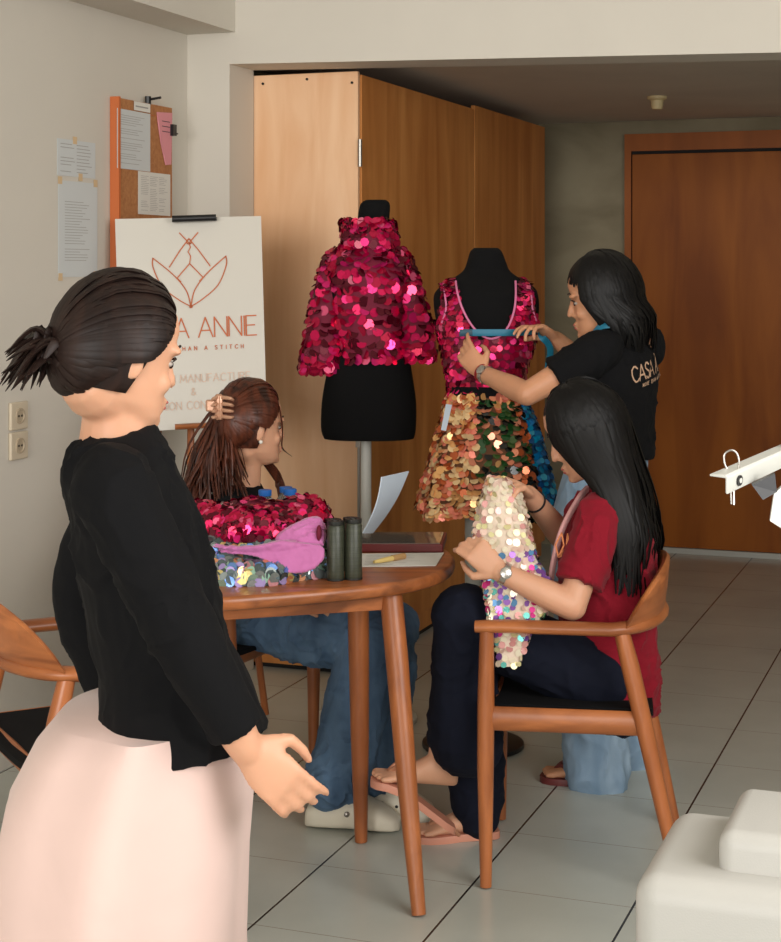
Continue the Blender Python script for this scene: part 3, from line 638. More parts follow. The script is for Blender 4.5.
mb = MB(); mb.tube(spline([top_front(x, y, 0.009) for x, y in nk], 4), 0.0035, 6)
mb.tube(spline([top_front(x, y, 0.006) for x, y in [(443, 284), (444, 295), (445, 308), (441, 322)]], 4), 0.003, 6); mb.tube(spline([top_front(x, y, 0.006) for x, y in [(528, 284), (529, 296), (530, 308), (534, 320)]], 4), 0.003, 6)
mb.build('neck_trim', M['trim_pink'], tp)
sk = thing('sequin_skirt', 'flared sequin skirt of gold, green black and blue panels', 'skirt', (f2.location.x, Y2, at(0, 515, Y2).z))
base_sk = lv([(512, 421, 557), (490, 426, 553), (460, 433, 546), (430, 441, 538), (408, 447, 529), (396, 449, 523), (385, 449, 522)], Y2, 0.8)
SKR0 = ringfn([(z, x, y, w + 0.006, d + 0.006) for z, x, y, w, d in base_sk])
def SKR(u, v):
    q = SKR0(u, v); c = V((f2.location.x, Y2, q.z)); k = 1 + 0.05 * (1 - v) * sin(u * 2 * PI * 9 + 0.7); r = c + (q - c) * k; r.z += 0.008 * (1 - v) * sin(u * 2 * PI * 5); return r
def sk_pick(u, v, rd):
    q = SKR(u, v); x = CX + q.x * F / Y2 + rd.uniform(-3, 3); t = 1 - v
    if u < 0.25 or u > 0.75: return rd.choice((0, 1, 2, 3, 4))
    g = 475 + 6 * t
    if g - 2 < x < g + 15 and t > 0.18: return rd.choice((5, 5, 6, 6, 6, 7, 5, 6, 1))
    if g + 20 < x < g + 34 and t > 0.22: return rd.choice((5, 5, 6, 6, 7, 5, 1))
    if x > g + 38: return rd.choice((5, 5, 6, 2))
    if x > g: return rd.choice((1, 1, 4, 0, 2))
    return rd.choice((0, 0, 1, 3, 3, 2, 4))
def u_keep(blue): return lambda u, v: (0.62 < u < 0.86) == blue
mb = MB(); shell(mb, SKR, 72, 16, 8, v1=0.86, keep=u_keep(False)); sequins(mb, SKR, 0.0135, 26, sk_pick, 14, overlap=1.3, v1=0.86, keep=u_keep(False), tilt=0.4, jit=0.3); mb.build('gold_panel', SG + [M['goldbase']], sk, recalc=False)
mb = MB(); shell(mb, SKR, 72, 16, 4, v1=0.86, keep=u_keep(True)); sequins(mb, SKR, 0.011, 22, weighted((0, 4), (1, 4), (2, 2), (3, 1)), 15, v1=0.86, keep=u_keep(True), tilt=0.25, jit=0.2); mb.build('blue_panel', SB + [M['bluebase']], sk, recalc=False)
mb = MB(); shell(mb, lambda u, v: SKR0(u, v), 40, 4, v0=0.84, v1=1.0); mb.build('waistband', M['black'], sk)
mb = MB(); q = [at(446, 404, 5.03), at(452, 405, 5.03), at(446, 431, 4.99), at(441, 430, 4.99)]; mb.add(q + [p + V((0, 0.002, 0)) for p in q], [(0, 1, 2, 3), (7, 6, 5, 4), (0, 4, 5, 1), (1, 5, 6, 2), (2, 6, 7, 3), (3, 7, 4, 0)]); mb.build('hang_tag', M['paper_blue'], sk)

# ------------------------------------------------------------------ things on the table
def lump(c, rx, ry, h, seed, amp=0.25, rot=0.0, n=48, m=16, flat=0.35, outline=0.12):
    c = V(c); o = V((seed * 3.1, seed * 1.7, seed * 0.9))
    def S(u, v):   # v 0 rim (bottom) -> 1 top centre
        an = 2 * PI * u; k = 1 + outline * noise.noise(V((cos(an) * 1.6, sin(an) * 1.6, 0)) + o) * 2
        rr = cos(v * PI / 2) ** flat if v < 0.9999 else 0
        x, y = rx * k * rr * cos(an), ry * k * rr * sin(an)
        z = h * (sin(v * PI / 2) ** 0.75) * (1 + amp * noise.noise(V((x * 9, y * 9, 0)) + o) * 1.6)
        bul = 1 + 0.06 * sin(v * PI) * noise.noise(V((an * 3, v * 4, seed)))
        return c + V((x * bul * cos(rot) - y * sin(rot), x * sin(rot) * bul + y * cos(rot), z))
    return S
def lump_shell(mb, S, mi, n=48, m=16):
    rings = [[S(i / n, j / m * 0.985) for i in range(n)] for j in range(m + 1)]
    mb.loft(rings, mi, (1, 1))
sv = weighted((0, 4), (1, 5), (2, 2.2), (3, 1.4), (4, 1.3), (5, 1.2), (6, 1.8), (7, 1.3))
c1 = V((-0.325, 4.06, TZ + 0.001))
g1 = tag(thing('folded_garment', '', '', c1), 'silver paillette garment folded lowest in the pile on the table', 'garment', 'folded sequin garments on the table')
SA = lump(c1, 0.195, 0.14, 0.052, 3, rot=0.3); mb = MB(); lump_shell(mb, SA, 8); sequins(mb, SA, 0.0135, 9, sv, 41, tilt=-0.2, v1=0.8); mb.build('folded_cloth', SS + [M['silverbase']], g1, recalc=False)
c2 = V((-0.335, 4.12, TZ + 0.046)); g2 = tag(thing('folded_garment', '', '', c2), 'slate grey paillette garment between the silver and the pink one', 'garment', 'folded sequin garments on the table')
SBm = lump(c2, 0.20, 0.135, 0.046, 5, rot=0.2); mb = MB(); lump_shell(mb, SBm, 8); sequins(mb, SBm, 0.0135, 8, weighted((0, 4), (1, 9), (2, 1), (3, .8), (4, .6), (6, 1), (7, .6)), 42, tilt=-0.2, v1=0.9); mb.build('folded_cloth', SS + [M['silverbase']], g2, recalc=False)
c3 = V((-0.335, 4.14, TZ + 0.088)); g3 = tag(thing('folded_garment', '', '', c3), 'hot pink sequin garment with lilac lining topmost on the pile', 'garment', 'folded sequin garments on the table')
SCm = lump(c3, 0.165, 0.125, 0.078, 9, amp=0.3, rot=0.1, flat=0.6); mb = MB(); lump_shell(mb, SCm, 5); sequins(mb, SCm, 0.011, 13, weighted((0, 3), (1, 6), (2, 1), (3, 5), (4, .6)), 43, tilt=-0.1, jit=0.3); mb.build('sequin_cloth', SP + [M['pinkbase']], g3, recalc=False)
# lilac lining: the turned-out hem and sleeve
def ptT(px, py, Y): return at(px, py, Y)
def cloth_piece(P, bulge, seed, back=.03):
    m_ = MB(); sh = spline([at(x, y, Y) for x, y, Y in P], 5, True); cc = sum(sh, V((0, 0, 0))) / len(sh); rings = []
    for k, (f, d) in enumerate(((.96, back), (1.0, 0.003), (.985, -0.004), (0.8, -bulge * .7), (0.5, -bulge), (.2, -bulge))): rings.append([cc + (p - cc) * f + V((0, d + 0.014 * f * noise.noise(p * 24 + V((seed, 0, 0))), 0)) for p in sh])
    m_.loft(rings); return fuse(m_, 0.0035, 2, wrinkle=0.007, wscale=24)
cloth_piece([(276, 540, 4.0), (287, 529, 4.02), (304, 520, 4.03), (319, 519, 4.03), (324, 531, 4.01), (322, 546, 4.0), (304, 548, 3.99), (287, 547, 3.99)], .008, 3).build('lining_sleeve', M['lilac'], g3)
cloth_piece([(182, 542, 4.04), (205, 545, 4.01), (232, 547, 3.985), (258, 545, 3.975), (280, 541, 3.975), (304, 543, 3.975), (321, 546, 3.975), (324, 556, 3.965), (316, 566, 3.955), (300, 573, 3.95), (284, 571, 3.955), (268, 563, 3.96), (254, 556, 3.97), (232, 554, 3.985), (205, 551, 4.01), (184, 548, 4.04)], .009, 8, .02).build('lining_flap', M['lilac'], g3)
ec = at(319, 533, 4.0); mb = MB(); mb.ball(ec, (.007, .012, .020), 14, 9); mb.build('sleeve_opening', M['pinkbase'], g3)
# bottles
for i, (px, py, Y, lab) in enumerate(((265, 490, 4.42, 'clear water bottle with blue cap nearest the seated brown-haired woman'), (290, 489, 4.42, 'clear water bottle with blue cap in front of its twin by the pile'), (286, 487, 4.52, 'clear water bottle with blue cap hidden behind the other two'))):
    p = at(px, py, Y); top = p.z; hgt = top - TZ
    t = thing('water_bottle', lab, 'bottle', (p.x, Y, TZ + 0.001), 0, 'small water bottles'); r = 0.031
    mb = MB(); mb.lathe([(r * .85, 0), (r, 0.006), (r, hgt * .3), (r * .96, hgt * .34), (r, hgt * .38), (r, hgt * .62), (r * .92, hgt * .74), (r * .6, hgt * .86), (r * .42, hgt * .9), (r * .42, hgt * .93)], (0, 0, 0), 24); mb.build('bottle_body', M['bottle'], t, local=True)
    mb = MB(); mb.lathe([(r * 1.01, hgt * .36), (r * 1.01, hgt * .56)], (0, 0, 0), 24, cap=(0, 0)); mb.build('bottle_label', M['blabel'], t, local=True)
    mb = MB(); mb.lathe([(r * .55, hgt * .9), (r * .57, hgt * .91), (r * .57, hgt * .99), (r * .5, hgt)], (0, 0, 0), 24); mb.build('bottle_cap', M['bcap'], t, local=True)
# thread cones
for i, (px, pyt, Y, lab) in enumerate(((335.5, 521, 3.99, 'dark olive thread cone beside the folded pink lining, in front of its twin'), (353.5, 519, 4.0, 'dark olive thread cone in front, next to the paper'),
                                       (333.5, 519.5, 4.11, 'dark olive thread cone behind the one beside the pink lining'), (351, 518, 4.12, 'dark olive thread cone behind the one next to the paper'))):
    p = at(px, pyt, Y); hgt = p.z - TZ; t = thing('thread_cone', lab, 'thread cone', (p.x, Y, TZ + 0.001), 0, 'dark olive thread cones'); r = 0.021
    mb = MB(); mb.lathe([(r * .95, 0.004), (r * 1.02, 0.008), (r, 0.03), (r * .97, hgt * .9), (r * .85, hgt * .93)], (0, 0, 0), 24); mb.build('wound_thread', M['thread'], t, local=True)
    mb = MB(); mb.lathe([(r * 1.04, 0), (r * 1.04, 0.005)], (0, 0, 0), 24); mb.build('cone_base', M['thread_c'], t, local=True)
    mb = MB(); mb.lathe([(r * .92, hgt * .93), (r * .95, hgt * .95), (r * .95, hgt), (r * .45, hgt), (r * .42, hgt * .95)], (0, 0, 0), 24); mb.build('cone_tip', M['thread_c'], t, local=True)
# papers, case, marker
def sheet_on_table(name, label, cat, pix, z, m, th=0.0012, extra=None):
    P = [V(((x - CX) * F ** -1 * ((H - z) * F / (y - HY)), (H - z) * F / (y - HY), z)) for x, y in pix]
    mb = MB(); k = len(P); mb.add(P + [p + V((0, 0, th)) for p in P], [tuple(reversed(range(k))), tuple(range(k, 2 * k))] + [(i, (i + 1) % k, k + (i + 1) % k, k + i) for i in range(k)])
    if extra: extra(mb, [p + V((0, 0, th)) for p in P])
    return tag(mb.build(name, [m, M['ink']]), label, cat)
def pl(mb, P):
    for i in range(7):
        a, b = lerp(P[0], P[3], (i + 1) / 8.5), lerp(P[1], P[2], (i + 1) / 8.5); s, e = lerp(a, b, 0.1), lerp(a, b, 0.45 + 0.4 * ((i * 7) % 5) / 5); n = (P[3] - P[0]).normalized() * 0.0022
        mb.add([s + V((0, 0, .0005)), e + V((0, 0, .0005)), e + n + V((0, 0, .0005)), s + n + V((0, 0, .0005))], [(0, 1, 2, 3)], 1)
sheet_on_table('pattern_sheet', 'white pencilled sheet lying on the table before the red case', 'paper', [(356, 567), (436, 566), (444, 553), (358, 554)], TZ + 0.0008, M['paper'], extra=pl)
z = TZ + 0.001
def tp_(px, py, z): Y = (H - z) * F / (py - HY); return V(((px - CX) * Y / F, Y, z))
cs = [tp_(352, 552.5, z), tp_(443, 552.5, z), tp_(447, 540, z), tp_(356, 540, z)]
t = thing('document_case', 'thin dark red case with glossy lid at the table edge', 'case', sum(cs, V((0, 0, 0))) / 4)
mb = MB(); mb.add(cs + [p + V((0, 0, 0.022)) for p in cs], [(3, 2, 1, 0), (4, 5, 6, 7), (0, 1, 5, 4), (1, 2, 6, 5), (2, 3, 7, 6), (3, 0, 4, 7)]); mb.build('case_body', M['case_red'], t, bevel=0.003)
cc = sum(cs, V((0, 0, 0))) / 4; gl = [cc + (p - cc) * 0.93 for p in cs]
mb = MB(); mb.add([p + V((0, 0, 0.0215)) for p in gl] + [p + V((0, 0, 0.0235)) for p in gl], [(3, 2, 1, 0), (4, 5, 6, 7), (0, 1, 5, 4), (1, 2, 6, 5), (2, 3, 7, 6), (3, 0, 4, 7)]); mb.build('glossy_lid', M['case_glass'], t)
a, b = tp_(374, 562, TZ + 0.009), tp_(404, 556, TZ + 0.009); t = thing('marker_pen', 'tan and yellow marker pen lying on the white sheet', 'pen', lerp(a, b, .5) - V((0, 0, .008)))
mb = MB(); mb.tube([a, lerp(a, b, .3), lerp(a, b, .62)], [0.004, 0.0065, 0.007], 12); mb.build('pen_body', M['marker_y'], t)
mb = MB(); mb.tube([lerp(a, b, .6), b], 0.0082, 12); mb.build('pen_cap', M['marker'], t)
# booklet standing on edge, leaning
bk = [at(362, 533, 4.32), at(372, 533, 4.40), at(408, 471, 4.44), at(381, 477, 4.34)]
mb = MB(); n = (bk[1] - bk[0]).cross(bk[3] - bk[0]).normalized()
NN = 8; grid = []
for sgn in (0, 1):
    for j in range(NN + 1):
        for i in range(NN + 1):
            u, v = i / NN, j / NN; p = lerp(lerp(bk[0], bk[1], u), lerp(bk[3], bk[2], u), v); grid.append(p + n * (0.01 * sin(PI * v) + 0.003 * sgn))
KK = (NN + 1) ** 2; fs = []
for s_ in (0, 1): fs += [(s_ * KK + j * (NN + 1) + i, s_ * KK + j * (NN + 1) + i + 1, s_ * KK + (j + 1) * (NN + 1) + i + 1, s_ * KK + (j + 1) * (NN + 1) + i) for j in range(NN) for i in range(NN)]
eg = [i for i in range(NN + 1)] + [j * (NN + 1) + NN for j in range(1, NN + 1)] + [NN * (NN + 1) + i for i in range(NN - 1, -1, -1)] + [j * (NN + 1) for j in range(NN - 1, 0, -1)]
fs += [(eg[i], eg[(i + 1) % len(eg)], eg[(i + 1) % len(eg)] + KK, eg[i] + KK) for i in range(len(eg))]
mb.add(grid, fs); tag(mb.build('booklet', M['paper_blue']), 'pale blue paper sheet standing up at the back of the table', 'paper')

# ------------------------------------------------------------------ people
def basis(fwd, up=V((0, 0, 1))):
    f = V(fwd).normalized(); l = V(up).cross(f).normalized(); u = f.cross(l); return Matrix((f, l, u)).transposed()
def head_parts(c, R, s=1.0):
    """closed shapes of a head, local x forward, y left, z up"""
    mb = MB(); T = lambda p: c + R @ (V(p) * s)
    L = [(-.116, .052, .030, .014), (-.108, .078, .012, .030), (-.094, .085, -.012, .043), (-.075, .084, -.045, .054), (-.045, .083, -.076, .062), (-.012, .081, -.091, .067), (.02, .083, -.097, .071), (.05, .086, -.096, .072), (.076, .076, -.083, .065), (.096, .046, -.052, .045), (.106, .012, -.02, .018)]
    n = 28; rings = []
    for z, xf, xb, w in L:
        cx, hx = (xf + xb) / 2, (xf - xb) / 2; r = []
        for k in range(n):
            a = 2 * PI * k / n; ca, sa = cos(a), sin(a)
            r.append(T((cx + hx * math.copysign(abs(ca) ** .88, ca), w * math.copysign(abs(sa) ** .92, sa), z)))
        rings.append(r)
    mb.loft(rings)
    mb.tube([T((.074, 0, .014)), T((.084, 0, -.004)), T((.0925, 0, -.022)), T((.0985, 0, -.035))], [.007 * s, .008 * s, .0092 * s, .0088 * s], 10, round_ends=True)   # nose
    for y in (-1, 1): mb.ball(T((.085, y * .0105, -.040)), .0078 * s, 10, 7)
    mb.ball(T((.083, 0, -.066)), (.0135 * s, .021 * s, .008 * s), rot=R); mb.ball(T((.081, 0, -.078)), (.0135 * s, .019 * s, .008 * s), rot=R)    # lips
    mb.ball(T((.072, 0, -.1)), (.02 * s, .022 * s, .014 * s), rot=R)
    for y in (-1, 1):
        mb.ball(T((.066, y * .034, .018)), (.02 * s, .026 * s, .009 * s), rot=R)
        mb.ball(T((.054, y * .037, -.037)), (.024 * s, .019 * s, .021 * s), rot=R)
        er = R @ Matrix.Rotation(y * 0.35, 3, 'Z')
        mb.ball(T((-.012, y * .073, -.012)), (.017 * s, .008 * s, .030 * s), rot=er)
    return mb
def face_details(c, R, parent, s=1.0, closed=False):
    T = lambda p: c + R @ (V(p) * s)
    for y in (1, -1):
        mb = MB(); mb.ball(T((.0645, y * .031, -.004)), (.0115 * s, .0135 * s, .0066 * s), rot=R, mi=0)
        mb.ball(T((.0748, y * .031, -.0055)), (.0032 * s, .0072 * s, .0062 * s), rot=R, mi=1); mb.build('eye', [M['eye_w'], M['eye_d']], parent)
        mb = MB(); mb.tube([T((.070, y * .046, .001)), T((.0775, y * .038, .0055)), T((.0805, y * .03, .0062)), T((.079, y * .02, .003))], [.0012 * s, .0022 * s, .0022 * s, .0012 * s], 6); mb.build('eyelash', M['brow'], parent)
        mb = MB(); mb.tube([T((.071, y * .05, .0215)), T((.081, y * .038, .0275)), T((.087, y * .026, .0268)), T((.089, y * .016, .0248))], [.001 * s, .0022 * s, .0026 * s, .0016 * s], 6); mb.build('eyebrow', M['brow'], parent)
    mb = MB(); mb.ball(T((.0895, 0, -.0665)), (.0072 * s, .018 * s, .0042 * s), rot=R); mb.ball(T((.0875, 0, -.0765)), (.0078 * s, .016 * s, .005 * s), rot=R); mb.build('lips', M['lip'], parent)
def hand_parts(mb, wr, d, nrm, side, curl=(0.5, 0.6, 0.7, 0.8), spread=0.05, thumb=0.5, s=1.0, pinch=0.0):
    """wr: wrist; d: along the palm; nrm: direction the palm faces; side=+1 thumb towards d x nrm"""
    d = V(d).normalized(); nrm = V(nrm); nrm = (nrm - d * nrm.dot(d)).normalized(); lat = d.cross(nrm) * side
    wr = V(wr); rings = []
    for t, w, h in ((-.012, .023, .017), (.012, .027, .016), (.035, .035, .0145), (.06, .038, .0125), (.078, .036, .0105), (.086, .03, .007)):
        rings.append([wr + (d * t + lat * w * cos(2 * PI * k / 14) + nrm * h * sin(2 * PI * k / 14)) * s for k in range(14)])
    mb.loft(rings)
    L = ((.038, .024, .019), (.043, .027, .02), (.04, .025, .02), (.03, .02, .017))
    for i in range(4):
        off = (.0275 - .0185 * i); ang = (1.5 - i) * spread; b = wr + (d * (.066 - .003 * abs(i - 1)) + lat * off) * s
        dd = (d * cos(ang) + lat * sin(ang)).normalized(); p = b; pts = [b, wr + (d * .079 + lat * off) * s]; a = 0.0; p = pts[-1]
        for j, l in enumerate(L[i]):
            a += curl[i] * (0.8, 1.0, 0.7)[j]; p = p + (dd * cos(a) + nrm * sin(a)) * l * s; pts.append(p)
        mb.tube(pts, [.0088 * s, .0086 * s, .0078 * s, .0072 * s, .0058 * s], 10, round_ends=True)
    b = wr + (d * .016 + lat * .022 + nrm * .004) * s; td = (d * 0.62 + lat * 0.72 + nrm * 0.35 * thumb).normalized()
    p1 = b + td * .04 * s; t2 = (d * 0.9 + lat * (0.28 - 0.5 * thumb) + nrm * 0.75 * thumb).normalized(); p2 = p1 + t2 * .029 * s; t3 = (d * 0.9 + lat * (0.1 - 0.6 * thumb) + nrm * 0.9 * thumb).normalized(); p3 = p2 + t3 * .022 * s
    mb.tube([b, p1, p2, p3], [.0135 * s, .0105 * s, .0088 * s, .0068 * s], 10, round_ends=True)
def foot_parts(mb, ank, toe_dir, s=1.0, up=V((0, 0, 1)), drop=0.075):
    f = V(toe_dir).normalized(); l = V(up).cross(f).normalized(); u = f.cross(l); o = V(ank)
    rings = []
    for t, w, zc, h in ((-.052, .016, -.05, .02), (-.044, .026, -.048, .028), (-.02, .031, -.035, .042), (.02, .031, -.032, .045), (.06, .034, -.045, .032), (.1, .041, -.056, .021), (.13, .043, -.062, .015), (.148, .036, -.065, .011)):
        rings.append([o + (f * t + l * w * cos(2 * PI * k / 16) + u * (zc + h * sin(2 * PI * k / 16))) * s for k in range(16)])
    mb.loft(rings)
    for i in range(5):
        y = (-.034 + .017 * i); ln = (.172, .178, .172, .165, .155)[i]; mb.tube([o + (f * .135 + l * y + u * -.064) * s, o + (f * ln + l * y * 1.02 + u * -.066) * s], [.0105 * s, .0085 * s if i else .011 * s], 8, round_ends=True)
def limb(mb, pts, rad, n=16, re=True, **k): mb.tube(spline(pts, 5) if len(pts) > 2 else pts, rad if len(pts) <= 2 else [rr for i in range(len(rad) - 1) for rr in [lerp(rad[i], rad[i + 1], j / 5) for j in range(5)]] + [rad[-1]], n, round_ends=re, **k)
def trunk(mb, rows, n=26):
    """rows: (centre, lateral axis, half width, half depth) bottom to top; rounded cross-sections"""
    rings = []
    for i, (c, lat, w, dp) in enumerate(rows):
        t = (V(rows[min(i + 1, len(rows) - 1)][0]) - V(rows[max(i - 1, 0)][0])).normalized(); lat = V(lat); lat = (lat - t * lat.dot(t)).normalized(); f = lat.cross(t)
        rings.append([V(c) + lat * w * math.copysign(abs(cos(a)) ** .9, cos(a)) + f * dp * math.copysign(abs(sin(a)) ** .9, sin(a)) for a in [2 * PI * k / n for k in range(n)]])
    mb.loft(rings)
def hair_strands(mb, c, R, path, s=1.0, rad=(.1, .083, .118), phis=(0.5, 2 * PI - 0.5), n=110, layers=3, cut=-0.2, part=0.0, width=.0095, seed=1, wave=0.0, fall=None, cap_center=(-.012, 0, .004), top_tilt=0.0, cutf=None, nseg=7):
    """locks run from the parting over the scalp; below `cut` (local z) they hang along fall(phi, rd) -> list of world points"""
    rd = random.Random(seed); rx, ry, rz = rad; cc = V(cap_center)
    T = lambda p: c + R @ (V(p) * s)
    for L in range(layers):
        for i in range(n):
            ph = lerp(phis[0], phis[1], (i + rd.uniform(0, 1)) / n); k = 1 + 0.028 * L + rd.uniform(-.012, .012)
            zc = (cutf(ph) if cutf else cut) + rd.uniform(-.01, .01); tmax = math.acos(max(-.98, min(.98, (zc - cc.z) / rz)))
            pts = []
            t0 = rd.uniform(0.04, 0.3)
            for j in range(8):
                th = lerp(t0, tmax, j / 7); x, y, z = rx * sin(th) * cos(ph), ry * sin(th) * sin(ph), rz * cos(th)
                pts.append(T(cc + V((x * k + top_tilt * cos(th), y * k, z * k))))
            if fall:
                fp = fall(ph, rd, pts[-1], L)
                if fp:
                    pts += fp
            pts = spline(pts, 3)
            m = len(pts); w = [width * s * rd.uniform(.8, 1.2) * (1 - 0.75 * max(0, (q / (m - 1) - .72) / .28)) * (0.45 + 0.55 * min(1, q / 5)) for q in range(m)]
            if wave:
                fr = rd.uniform(0, 6)
                pts = [p + V((sin(q * .55 + fr), cos(q * .5 + fr), 0)) * wave * max(0, (q - 20) / m) for q, p in enumerate(pts)]
            out = (sum(pts, V((0, 0, 0))) / m - c); mb.tube(pts, w, 5, flat=0.42, up=(out.x, out.y, out.z * .3 + .01))
def hair_pull(mb, c, R, knot, n=260, seed=1, rad=(.1, .085, .117), cap_center=(-.012, 0, .004), width=.0075, after=None, s=1.0):
    rd = random.Random(seed); cc = V(cap_center); kd = V([(knot[i] - cc[i]) / rad[i] for i in range(3)]).normalized()
    line = [(0, .082), (.55, .07), (.95, .035), (1.3, .0), (1.62, .012), (1.85, -.03), (2.4, -.072), (PI, -.088)]
    for i in range(n):
        ph = rd.uniform(-PI, PI); a = abs(ph)
        z0 = next(lerp(p[1], q[1], (a - p[0]) / (q[0] - p[0])) for p, q in zip(line, line[1:]) if p[0] <= a <= q[0])
        z = z0 if i % 3 else lerp(z0, .118, rd.random() ** 1.4); cz = max(-.97, min(.985, (z - cc.z) / rad[2])); sz = math.sqrt(1 - cz * cz)
        d0 = V((sz * cos(ph), sz * sin(ph), cz)); k = 1 + rd.uniform(0, .05) + (.02 if i % 3 == 0 else 0); pts = []
        for j in range(9):
            t = j / 8; d = (d0 * (1 - t) + kd * t)
            if d.length < .05: d = d0
            d = d.normalized(); bow = 1 + .035 * sin(PI * t); kk = lerp(.985, k, min(1, t * 4)) * bow
            pts.append(c + R @ ((cc + V([d[q] * rad[q] for q in range(3)]) * kk) * s))
        if after: pts += after(rd, i)
        pts = spline(pts, 3); m = len(pts)
        w = [width * s * (.5 + .5 * min(1, q / 4)) * (1 - .8 * max(0, (q / (m - 1) - .75) / .25)) for q in range(m)]
        out = sum(pts[:18], V((0, 0, 0))) / 18 - c; mb.tube(pts, w, 5, flat=.42, up=(out.x, out.y, out.z + .001))
def scalp(mb, c, R, s=1.0, rad=(.097, .08, .113), cap_center=(-.012, 0, .004), face=0.62, zcut=-.055, phi0=None):
    """closed inner cap under the locks, open over the face"""
    n, m = 36, 12; rings = []
    for j in range(m + 1):
        r = []
        for k in range(n):
            ph = 2 * PI * k / n; fr = max(0, cos(ph)); 
            zc = lerp(zcut, 0.078, min(1, fr * 1.5) ** 0.8); tm = math.acos(max(-.97, min(.97, (zc - cap_center[2]) / rad[2]))); th = tm * (1 - j / m) + 0.02
            r.append(c + R @ (V((cap_center[0] + rad[0] * sin(th) * cos(ph), rad[1] * sin(th) * sin(ph), cap_center[2] + rad[2] * cos(th))) * s))
        rings.append(r)
    mb.loft(rings)

def person(name_label, loc): return thing('person', name_label, 'person', loc)

# ---- the seated woman in maroon (faces the table, -x)
pw = person('seated woman in maroon shirt and navy trousers holding up pearly sequin cloth', (0.52, 4.25, 0))
hc = at(583, 430, 4.22); hR = basis(V((-0.90, 0.10, -0.46)), V((-0.42, 0, 0.9)))
nb = at(612, 492, 4.25); ch = at(606, 560, 4.25); wa = at(607, 625, 4.25); pe = at(604, 676, 4.25)
lat = V((0.12, -1, 0)).normalized(); LT_ = lambda p, k: p + lat * k
sL, sR = at(598, 518, 4.09), at(588, 512, 4.42)
eL, eR = at(572, 606, 4.02), at(572, 548, 4.46)
wL, wR = at(500, 572, 4.03), at(528, 494, 4.17)
mb = head_parts(hc, hR)
limb(mb, [hc + hR @ V((-.03, 0, -.05)), lerp(hc, nb, .6) + V((0.012, 0, 0)), nb + V((0.01, 0, -.05))], [.052, .048, .056])
trunk(mb, [(pe + V((0, 0, -.09)), lat, .13, .09), (pe, lat, .15, .10), (wa, lat, .115, .085), (ch, lat, .13, .095), (lerp(ch, nb, .6), lat, .14, .08), (nb + V((0, 0, -.02)), lat, .07, .055)])
for s_, e_, w_ in ((sL, eL, wL), (sR, eR, wR)):
    limb(mb, [lerp(s_, nb, .25), s_, lerp(s_, e_, .5), e_], [.045, .046, .040, .035]); limb(mb, [e_, lerp(e_, w_, .35), w_], [.036, .036, .0235])
hand_parts(mb, wL, at(474, 548, 4.04) - wL, V((0.1, .9, -.35)), 1, curl=(.75, .85, .95, 1.0), thumb=.8)
hand_parts(mb, wR, at(498, 470, 4.03) - wR, V((-.45, -.15, -.85)), -1, curl=(.35, .5, .6, .7), thumb=.7)
kL, kR = at(462, 616, 4.14), at(462, 634, 4.36); aL, aR = at(441, 757, 4.18), at(478, 797, 4.36)
hL, hR_ = at(600, 680, 4.15), at(600, 680, 4.36)
for h_, k_, a_ in ((hL, kL, aL), (hR_, kR, aR)): limb(mb, [h_, lerp(h_, k_, .5), k_], [.075, .068, .055]); limb(mb, [k_, lerp(k_, a_, .35), lerp(k_, a_, .8), a_], [.052, .05, .036, .033])
fdL = V((-0.95, -0.06, 0.10)); foot_parts(mb, aL, fdL, .92, up=V((0.12, 0, 1)))
aR.z = 0.088; foot_parts(mb, aR, V((-1, -.12, -.02)), .92)
fuse(mb, 0.0042, 3).build('body', M['skin'], pw)
face_details(hc, hR, pw)
mb = MB()
trunk(mb, [(pe + V((.01, 0, -.085)), lat, .165, .125), (pe + V((.005, 0, 0)), lat, .172, .13), (wa, lat, .155, .12), (ch, lat, .158, .118), (lerp(ch, nb, .55), lat, .165, .10), (lerp(ch, nb, .85), lat, .115, .075), (nb + V((.005, 0, .0)), lat, .07, .062)])
for s_, e_ in ((sL, eL), (sR, eR)): limb(mb, [lerp(s_, nb, .35), s_ + V((0.0, 0, -.004)), lerp(s_, e_, .45), lerp(s_, e_, .74)], [.05, .056, .056, .060], re=False)
fuse(mb, 0.0055, 2, wrinkle=0.013, wscale=9).build('shirt', M['maroon'], pw)
fr = -V((lat.y, -lat.x, 0))
fwd = V((-1, -0.12, 0))
mb = MB(); mb.tube(spline([nb + V((-.068, -.03, .012)), at(578, 500, 4.17), at(562, 530, 4.12), at(553, 565, 4.10), at(549, 600, 4.10)], 5), .0065, 8, flat=1.6)
mb.build('collar_trim', M['white_col'], pw)
mb = MB(); lg = at(566, 545, 4.068)
def LP(x, y): return lg + V((x * .92, -x * .25 - 0.004, y))
for L in ([(-.02, -.03), (-.028, 0), (-.012, .03)], [(-.02, -.03), (0, -.01), (.004, .028)], [(-.02, -.03), (.016, -.016), (.03, .008)], [(-.012, .03), (-.006, .0), (-.02, -.03)], [(.004, .028), (.006, .0), (-.02, -.03)], [(.03, .008), (.006, .0)]): ribbon(mb, L, LP, .004)
mb.build('chest_emblem', M['logo_emb'], pw)
mb = MB()
trunk(mb, [(pe + V((-.02, 0, -.105)), lat, .165, .115), (pe + V((-.01, 0, -.04)), lat, .172, .118), (pe + V((0, 0, .05)), lat, .15, .11)])
for h_, k_, a_, rr in ((hL, kL, aL, (.095, .09, .075)), (hR_, kR, aR, (.09, .085, .07))):
    limb(mb, [h_, lerp(h_, k_, .5), k_], list(rr))
limb(mb, [kL + V((0.01, 0, 0.005)), lerp(kL, aL, .3) + V((.02, 0, 0)), lerp(kL, aL, .62) + V((.04, 0, 0)), lerp(kL, aL, .86) + V((.055, 0, 0))], [.074, .078, .088, .098])
